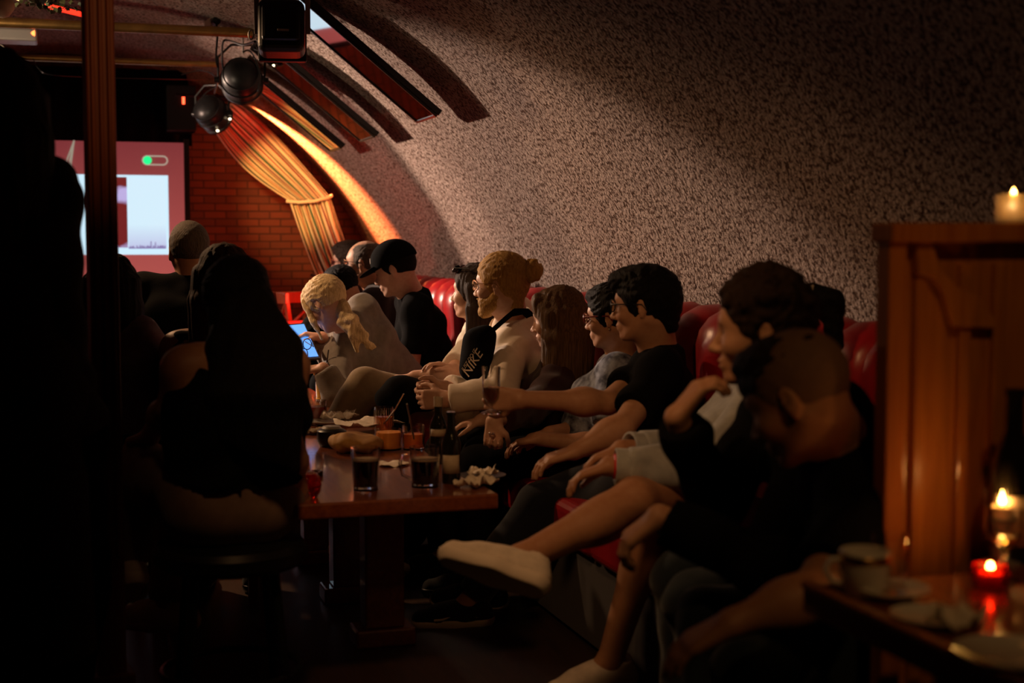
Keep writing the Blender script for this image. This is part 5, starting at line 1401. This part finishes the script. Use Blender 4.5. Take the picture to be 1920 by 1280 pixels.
def bottle(label, c, s=1.0, group=None, tall=0.235, body=0.031, label_z=(0.035, 0.095), name='beer_bottle', label_on=True, neck=None):
    t = thing(name, label, 'bottle', c, group)
    H = tall
    prof = [(0, 0), (body * .95, 0.0), (body, 0.006), (body, H * 0.56), (body * .85, H * 0.64), (body * .46, H * 0.75), (body * .42, H * 0.95), (body * .50, H * 0.955), (body * .50, H), (body * .36, H), (0, H * 0.995)]
    MB().lathe([(a * s, b * s) for a, b in prof], c, 30).build('glass_body', M_BOTTLE, t, True)
    a0 = math.atan2(-c[1], -c[0])
    if not label_on: label_z = (0.100, 0.125)
    V, F = [], []
    for i in range(13):
        a = a0 - 1.0 + 2.0 * i / 12
        for z in label_z: V.append((c[0] + (body + 0.0008) * s * math.cos(a), c[1] + (body + 0.0008) * s * math.sin(a), c[2] + z * s))
    for i in range(12): F.append((2 * i, 2 * i + 2, 2 * i + 3, 2 * i + 1))
    mesh_obj('paper_label', V, F, M_LABEL, t).modifiers.new('s', 'SOLIDIFY').thickness = 0.0006
    if neck:
        MB().lathe([(body * .44 + 0.001, H * 0.80), (body * .44 + 0.0015, H * 0.93), (body * .44, H * 0.93), (body * .44, H * 0.80)], c, 24).build('neck_foil', neck, t, True)
    return t

# stout glasses at the front of the table
p = PZ(686, 918, TZ)
t = glass_thing('beer_glass', 'straight glass of black beer at the front of the table, left of the handled one', p, 0.036, 0.043, 0.125, (0.012, 0.088), M_STOUT, group='glasses of dark beer', foam=0.004)
p = PZ(797, 912, TZ)
t = glass_thing('beer_glass', 'handled glass of black beer at the front of the table, beside the bottle', p, 0.040, 0.046, 0.120, (0.012, 0.080), M_STOUT, group='glasses of dark beer', foam=0.005)
hd = [p + CR * -0.043 + V3(0, 0, .100), p + CR * -0.068 + V3(0, 0, .098), p + CR * -0.074 + V3(0, 0, .07), p + CR * -0.066 + V3(0, 0, .035), p + CR * -0.040 + V3(0, 0, .022)]
MB().tube(hd, 0.005, 8).build('handle', M_GLASS, t, True)
bottle('dark beer bottle with a square pale label on the table by the handled glass', PZ(846, 905, TZ), 0.92, 'beer bottles')
bottle('dark beer bottle with yellowish neck foil standing behind the labelled bottle', PZ(822, 868, TZ), 0.92, 'beer bottles', label_on=False, neck=M_LABEL)
# cocktails
p = PZ(728, 842, TZ)
t = glass_thing('cocktail_glass', 'tumbler of amber juice in front of the orange cocktails', p + CR * 0.0, 0.046, 0.048, 0.072, (0.006, 0.062), M_AMBER, group='orange drinks')
p = PZ(720, 812, TZ)
t = glass_thing('cocktail_glass', 'ribbed tumbler of orange cocktail with a bent metal straw', p, 0.036, 0.037, 0.100, (0.014, 0.064), M_ORANGE, group='orange drinks', wall=0.004)
straw(t, p + V3(-0.005, 0, 0.03), P(757, 738, 5.1), bend=P(741, 767, 5.12))
rb = MB()
for i in range(24):
    a = 2 * PI * i / 24; rb.tube([p + V3(0.0365 * math.cos(a), 0.0365 * math.sin(a), 0.03), p + V3(0.0375 * math.cos(a), 0.0375 * math.sin(a), 0.092)], 0.0013, 5)
rb.build('ribs', M_GLASS, t, True)
p = PZ(775, 842, TZ)
t = glass_thing('cocktail_glass', 'tumbler of orange cocktail with a straight thin straw, right of the ribbed one', p, 0.037, 0.039, 0.086, (0.008, 0.055), M_ORANGE, group='orange drinks', wall=0.004)
straw(t, p + V3(0.006, 0, 0.02), P(763, 757, 4.72), M_GREYM, 0.003)
# bread roll on brown paper
t = thing('bread_loaf', 'lump of toasted flat bread on the table left of the orange drinks', 'bread', PZ(668, 850, TZ))
c = PZ(668, 850, TZ)
sdf_obj('crust', [el(c + CR * -0.03 + V3(0, 0.02, 0.034), (0.058, 0.07, 0.034), None, 0.02), el(c + CR * 0.045 + V3(0, 0.03, 0.032), (0.055, 0.07, 0.030), None, 0.02), el(c + V3(0, 0.05, 0.03), (0.08, 0.06, 0.030), None, 0.02)], 0.005, M_BREAD, t, 0, 0.008, 40, 4)
napkin('white menu card curving up behind the ribbed cocktail', PZ(690, 800, TZ + 0.02), (0.22, 0.16, 0.035), seed=3, flat=0.35, group='paper on the nearer table', rot=0.4, cat='paper')
napkin('small white paper napkin lying between the amber juice and the handled glass', PZ(735, 872, TZ), (0.10, 0.09, 0.012), seed=5, flat=0.5, group='paper on the nearer table')
napkin('crumpled cream napkin at the front right corner of the table', PZ(893, 912, TZ), (0.10, 0.07, 0.030), seed=8, flat=0.8, group='paper on the nearer table', rot=0.6)
napkin('folded white napkin heaped on the small dark plate at the table edge', PZ(905, 893, TZ + 0.02), (0.08, 0.06, 0.026), seed=12, flat=0.7, group='paper on the nearer table', rot=-0.2)
t = thing('side_plate', 'small dark plate under a folded napkin at the right edge of the table', 'plate', PZ(905, 898, TZ))
MB().lathe([(0, 0), (0.045, 0.0), (0.07, 0.012), (0.072, 0.015), (0.045, 0.006), (0, 0.005)], PZ(905, 898, TZ), 36).build('dish', M_BLACKP, t, True)
c = PZ(578, 932, TZ)
t = thing('candle_holder', 'round dark red glass candle holder beside the black-haired woman', 'candle holder', c)
MB().lathe([(0, 0), (0.024, 0.0), (0.036, 0.018), (0.039, 0.036), (0.034, 0.058), (0.022, 0.070), (0.019, 0.070), (0.031, 0.056), (0.036, 0.036), (0, 0.012)], c, 28).build('glass_bowl', M_REDGL, t, True)
c = PZ(590, 892, TZ)
t = glass_thing('water_glass', 'small clear glass in front of the black-haired woman, near the red candle holder', c, 0.026, 0.031, 0.07)
# second table
c = PZ(607, 752, TZ)
t = glass_thing('tall_glass', 'tall glass of yellow cocktail with an orange slice on the farther table', c, 0.034, 0.042, 0.165, (0.012, 0.125), M_YELLOW)
MB().lathe([(0, 0), (0.032, 0), (0.032, 0.004), (0, 0.004)], c + V3(0, 0, 0.13) - FH * 0.02 - CR * 0.01, 20, CV(0.3, -1, 0.5)).build('orange_slice', M_AMBER, t, True)
for q in (-0.012, 0.012): straw(t, c + V3(0, 0, 0.06), c + CR * (q * 2) + V3(0, 0, 0.235), M_BLACKP, 0.003)
c = PZ(590, 790, TZ)
t = glass_thing('wide_glass', 'wide glass of dark red drink on the near end of the farther table', c, 0.046, 0.052, 0.085, (0.008, 0.062), mat('red_drink', (0.35, 0.03, 0.01), 0.2))
plate('pale plate with bread scraps on the farther table', PZ(618, 796, TZ), 0.085)
napkin('rumpled white napkin lying on the plate of the farther table', PZ(636, 786, TZ + 0.016), (0.12, 0.08, 0.03), seed=21, flat=0.9, group='paper on the farther table')
napkin('brown serviette folded next to the plate of the farther table', PZ(600, 812, TZ), (0.14, 0.09, 0.02), C_TAN, 23, 0.7, 'paper on the farther table', 0.3)
c = PZ(622, 836, TZ)
t = thing('round_pot', 'dark round lidded pot on the nearer table, left of the bread', 'pot', c)
MB().lathe([(0, 0), (0.04, 0), (0.052, 0.02), (0.052, 0.055), (0.044, 0.062), (0, 0.066)], c, 28).build('pot_body', M_BLACKP, t, True)
MB().lathe([(0, 0.064), (0.036, 0.064), (0.03, 0.072), (0, 0.076)], c, 28).build('pot_lid', M_GREYM, t, True)
# tablet held up by the blond woman
t = thing('tablet_computer', 'tablet with a bright blue screen standing on the farther table', 'tablet', P(560, 640, 6.5))
q = [P(524, 612, 6.75), P(570, 608, 6.75), P(597, 668, 6.35), P(548, 672, 6.35)]
nq = nrm(np.cross(q[1] - q[0], q[3] - q[0]))
if nq @ CF > 0: nq = -nq
cen = sum(q) / 4
MB().prism([cen + (p - cen) * 1.10 for p in q], -nq * 0.008).build('casing', M_BLACKP, t)
MB().prism([p + nq * 0.001 for p in q], nq * 0.0012).build('display', mat('tablet_screen', (0.1, 0.3, 0.8), 0.3, emit=((0.08, 0.32, 0.95), 1.0)), t)
# spectacles dangling from her hand
rt = thing('held_glasses', 'thin dark spectacles dangling from the blond woman\'s hand over the tablet', 'glasses', P(572, 655, 6.3))
mb = MB()
mb.tube([P(576 + 8 * math.cos(a), 645 + 10 * math.sin(a), 6.3) for a in np.linspace(0, 2 * PI, 16, endpoint=False)], 0.0022, 6, True)
mb.tube([P(570 + 7 * math.cos(a), 663 + 10 * math.sin(a), 6.28) for a in np.linspace(0, 2 * PI, 16, endpoint=False)], 0.0022, 6, True)
mb.tube([P(568, 650, 6.3), P(564, 655, 6.29)], 0.0022, 6)
mb.build('rims', M_BLACKP, rt, True)
MB().tube([P(584, 642, 6.3), P(588, 650, 6.35), P(572, 640, 6.4)], 0.0022, 6).build('temple_arm', M_BLACKP, rt, True)
# glass held by the man in black
c = P(921, 775, 4.53)
t = thing('stemmed_glass', 'stemmed beer glass held out in front of the cream shirt by the man in black', 'glass', c)
prof = [(0, 0), (0.033, 0), (0.034, 0.004), (0.014, 0.010), (0.008, 0.018), (0.008, 0.026), (0.016, 0.034), (0.025, 0.048), (0.028, 0.066), (0.0285, 0.11), (0.0295, 0.150), (0.0275, 0.150), (0.0265, 0.11), (0.026, 0.066), (0.022, 0.050), (0.012, 0.038), (0, 0.036)]
MB().lathe(prof, c, 28).build('glass_body', M_GLASS, t, True)
MB().lathe([(0, 0.037), (0.012, 0.039), (0.0215, 0.051), (0.0255, 0.066), (0.0258, 0.082), (0, 0.082)], c, 28).build('drink', mat('pale_beer', (0.30, 0.10, 0.05), 0.1, trans=0.5), t, True)
# jacket on the lap
o = sdf_obj('folded_jacket', [rc(P(735, 745, 5.80), P(800, 745, 5.82), 0.07, 0.06, 0.05), rc(P(760, 725, 5.80), P(830, 740, 5.95), 0.05, 0.05, 0.05), rc(P(742, 750, 5.78), P(748, 790, 5.78), 0.05, 0.04, 0.05)], 0.008, C_BLACK, None, 0, 0.01, 16, 3)
setp(o, 'black jacket bundled on the lap of the woman in tan trousers', 'jacket')

# ---- candle table in the right foreground
def R_(px, py, dz=0.0): return PZ(px, py, RZ + dz)
c = R_(1620, 1118)
t = thing('china_cup', 'white china jug with a loop handle on the candle table, beside the wooden divider', 'cup', c)
MB().lathe([(0, 0), (0.024, 0), (0.030, 0.010), (0.040, 0.045), (0.041, 0.075), (0.038, 0.078), (0.036, 0.045), (0.024, 0.010), (0, 0.008)], c, 32).build('cup_body', M_PLATE, t, True)
MB().tube([c + CR * -0.037 + V3(0, 0, .062), c + CR * -0.056 + V3(0, 0, .062), c + CR * -0.064 + V3(0, 0, .045), c + CR * -0.054 + V3(0, 0, .026), c + CR * -0.034 + V3(0, 0, .022)], 0.0048, 10).build('handle', M_PLATE, t, True)
MB().lathe([(0.0405, 0.058), (0.0422, 0.060), (0.0422, 0.070), (0.0405, 0.072)], c, 32).build('gold_band', M_GOLD, t, True)
c = R_(1668, 1092)
t = glass_thing('tea_glass', 'empty thick glass tumbler behind the china jug', c, 0.028, 0.034, 0.082, wall=0.003)
c = R_(1672, 1120)
plate('round saucer under a small glass, right of the china jug', c, 0.062, 'saucers on the candle table', 'saucer')
c2_ = c + V3(0.004, 0, 0.010)
t = glass_thing('shot_glass', 'small clear glass standing on the saucer right of the china jug', c2_, 0.019, 0.023, 0.060, wall=0.003)
c = R_(1742, 1172)
plate('shallow glass dish beside the crumpled napkin on the candle table', c, 0.058, 'saucers on the candle table', 'saucer')
napkin('crumpled white napkin peaked like a small tent on the candle table', R_(1800, 1180), (0.075, 0.065, 0.034), seed=31, flat=0.8, rot=0.3)
plate('oval-looking pale plate at the lower right edge of the candle table', R_(1905, 1245), 0.085, None)
# bottle with label
c = R_(1896, 1052)
bottle('large dark wine bottle with a pale label behind the candle glass', c, 1.0, None, 0.315, 0.037, (0.035, 0.125), 'wine_bottle')
# wine glass and candles
c = R_(1880, 1092)
t = thing('wine_glass', 'stemmed glass catching the candle light in front of the labelled wine bottle', 'glass', c)
prof = [(0, 0), (0.030, 0), (0.031, 0.003), (0.006, 0.008), (0.004, 0.02), (0.004, 0.050), (0.012, 0.058), (0.028, 0.072), (0.033, 0.095), (0.031, 0.130), (0.0295, 0.130), (0.0315, 0.095), (0.026, 0.074), (0.010, 0.062), (0, 0.060)]
MB().lathe(prof, c, 32).build('glass_body', M_GLASS, t, True)
MB().lathe([(0, 0.062), (0.010, 0.064), (0.025, 0.075), (0.028, 0.082), (0, 0.082)], c, 32).build('wine', mat('white_wine', (0.9, 0.6, 0.25), 0.03, trans=0.95), t, True)
def candle(label, c, r=0.020, h=0.022, holder=None, flame=0.020, en=0.6, hh=0.06, lc=(1.0, 0.42, 0.12)):
    t = thing('tealight_candle', label, 'candle', c, 'lit candles')
    MB().lathe([(0, 0), (r, 0), (r, h), (r - 0.001, h), (r - 0.0015, h - 0.004), (0, h - 0.004)], c, 24).build('wax', M_WAX, t, True)
    MB().tube([c + V3(0, 0, h - 0.004), c + V3(0, 0, h + 0.003)], 0.0008, 6).build('wick', M_BLACKP, t)
    b = c + V3(0, 0, h + 0.001)
    MB().lathe([(0, 0), (0.0045, 0.004), (0.0058, 0.009), (0.0035, 0.016), (0.0, flame + 0.003)], b, 14).build('flame', M_FLAME, t, True)
    if holder:
        MB().lathe([(0, -0.002), (r + 0.008, -0.002), (r + 0.013, hh * 0.5), (r + 0.010, hh), (r + 0.008, hh), (r + 0.010, hh * 0.5), (r + 0.005, 0.001), (0, 0.0)], c, 28).build('holder', holder, t, True)
    l = light('candle_flame_light', 'POINT', b + V3(0, 0, 0.012), en, lc, None, 0.006); return t
candle('lit tealight glowing behind the wine glass, taller flame', R_(1876, 1060) + V3(0, 0, 0.085), en=2.0, flame=0.026)
MB_ = MB().lathe([(0, 0), (0.034, 0), (0.036, 0.006), (0.016, 0.012), (0.012, 0.05), (0.024, 0.078), (0.030, 0.083), (0, 0.083)], R_(1876, 1060), 24)
setp(MB_.build('candle_stand', M_GREYM, None, True), 'low stand carrying the lit tealight in front of the wine bottle', 'candle stand')
candle('lit tealight in a small red glass at the foot of the wine glass', R_(1856, 1098), holder=M_REDGL, en=0.7, flame=0.015, hh=0.036, lc=(1.0, 0.10, 0.02))
# white votive on top of the divider
c = D_(1897, 404, 0.0); c[2] = zT
t = thing('votive_glass', 'pale glass candle cup standing on top of the wooden divider', 'candle holder', c)
MB().lathe([(0, 0), (0.026, 0.0), (0.030, 0.006), (0.031, 0.055), (0.028, 0.055), (0.027, 0.008), (0, 0.006)], c, 28).build('cup', mat('frosted_glass', (0.85, 0.72, 0.52), 0.5, trans=0.5), t, True)
MB().lathe([(0, 0), (0.0045, 0.004), (0.004, 0.012), (0, 0.02)], c + V3(0, -0.004, 0.047), 12).build('flame', M_FLAME, t, True)

light('votive_light', 'POINT', c + V3(0, 0, 0.035), 0.07, (1.0, 0.62, 0.28), None, 0.004)

# ---- bar stool of the black-haired woman, chairs by the stage
c = P(432, 1035, 3.98); c[2] = 0
t = thing('bar_stool', 'round black stool under the woman with long black hair', 'stool', c)
MB().lathe([(0, 0.43), (0.20, 0.43), (0.215, 0.445), (0.215, 0.475), (0.20, 0.492), (0, 0.498)], c, 40).build('seat', M_BLACKP, t, True)
for i in range(4):
    a = PI / 4 + i * PI / 2
    MB().tube([c + V3(0.15 * math.cos(a), 0.15 * math.sin(a), 0.44), c + V3(0.20 * math.cos(a), 0.20 * math.sin(a), 0.0)], 0.014, 10).build('leg', M_BLACKM, t, True)
MB().tube([c + V3(0.19 * math.cos(a), 0.19 * math.sin(a), 0.13) for a in np.linspace(0, 2 * PI, 28, endpoint=False)], 0.010, 8, True).build('foot_ring', M_BLACKM, t, True)
def simple_stool(label, c):
    c = V3(c[0], c[1], 0); t = thing('low_stool', label, 'stool', c, 'stools on the left side')
    MB().box(c + V3(0, 0, 0.42), (0.36, 0.36, 0.05)).build('seat', C_BROWN, t, bevel=0.015)
    for x in (-1, 1):
        for y in (-1, 1): MB().box(c + V3(0.15 * x, 0.15 * y, 0.197), (0.035, 0.035, 0.395)).build('leg', W_CHAIR, t)
simple_stool('low dark stool under the man in the black polo shirt', P(322, 812, 5.95))
simple_stool('low dark stool under the brown-haired woman with the bare shoulder', P(400, 850, 4.95))
simple_stool('low dark stool under the guest in the checked shirt', P(205, 800, 5.0))
def chair(label, c, rz, tilt=0.0):
    t = thing('wooden_chair', label, 'chair', c, 'cross-back chairs by the stage'); t.rotation_euler = (0, 0, rz)
    def part(mb, nm, m=W_CHAIR, bev=0.004):
        o = mb.build(nm, m, None, world=False, bevel=bev); o.parent = t; return o
    part(MB().box((0, 0, 0.45), (0.42, 0.42, 0.035)), 'seat', M_RED_L, 0.012)
    for x in (-1, 1):
        part(MB().box((0.18 * x, -0.18, 0.215), (0.035, 0.035, 0.43)), 'leg')
        part(MB().prism([(0.18 * x - 0.018, 0.17, 0), (0.18 * x + 0.018, 0.17, 0), (0.18 * x + 0.018, 0.17, 0.46), (0.18 * x + 0.018, 0.25, 0.98), (0.18 * x - 0.018, 0.25, 0.98), (0.18 * x - 0.018, 0.17, 0.46)], (0, 0.03, 0)), 'back_post')
    part(MB().box((0, 0.262, 0.95), (0.40, 0.028, 0.075)), 'top_rail')
    part(MB().box((0, 0.205, 0.60), (0.34, 0.022, 0.035)), 'lower_rail')
    part(MB().tube([(-0.16, 0.21, 0.61), (0.0, 0.232, 0.76), (0.16, 0.252, 0.915)], 0.012, 8), 'cross_slat')
    part(MB().tube([(0.16, 0.21, 0.61), (0.0, 0.226, 0.76), (-0.16, 0.252, 0.915)], 0.012, 8), 'cross_slat')
    part(MB().box((0, -0.18, 0.20), (0.34, 0.02, 0.025)), 'stretcher')
    return t
chair('dark red cross-back wooden chair before the brick wall, left of the pair', V3(*PY(515, 600, 9.75)[:2], 0.0), math.radians(200))
chair('dark red cross-back chair seen edge-on, right of the pair before the brick wall', V3(*PY(577, 600, 9.6)[:2], 0.0), math.radians(110))
t = table('small red-topped table under the chairs by the stage', PY(520, 600, 8.9)[0] - 0.1, PY(520, 600, 8.9)[0] + 0.62, 8.7, 9.4, 0.80, [(PY(520, 600, 8.9)[0] + 0.25, 8.9, 0.10, 0.10)], None, 'stage_table')
for ch in t.children:
    if ch.name.startswith('table_top'): ch.data.materials.clear(); ch.data.materials.append(mat('red_tablecloth', (0.6, 0.02, 0.02), 0.6))
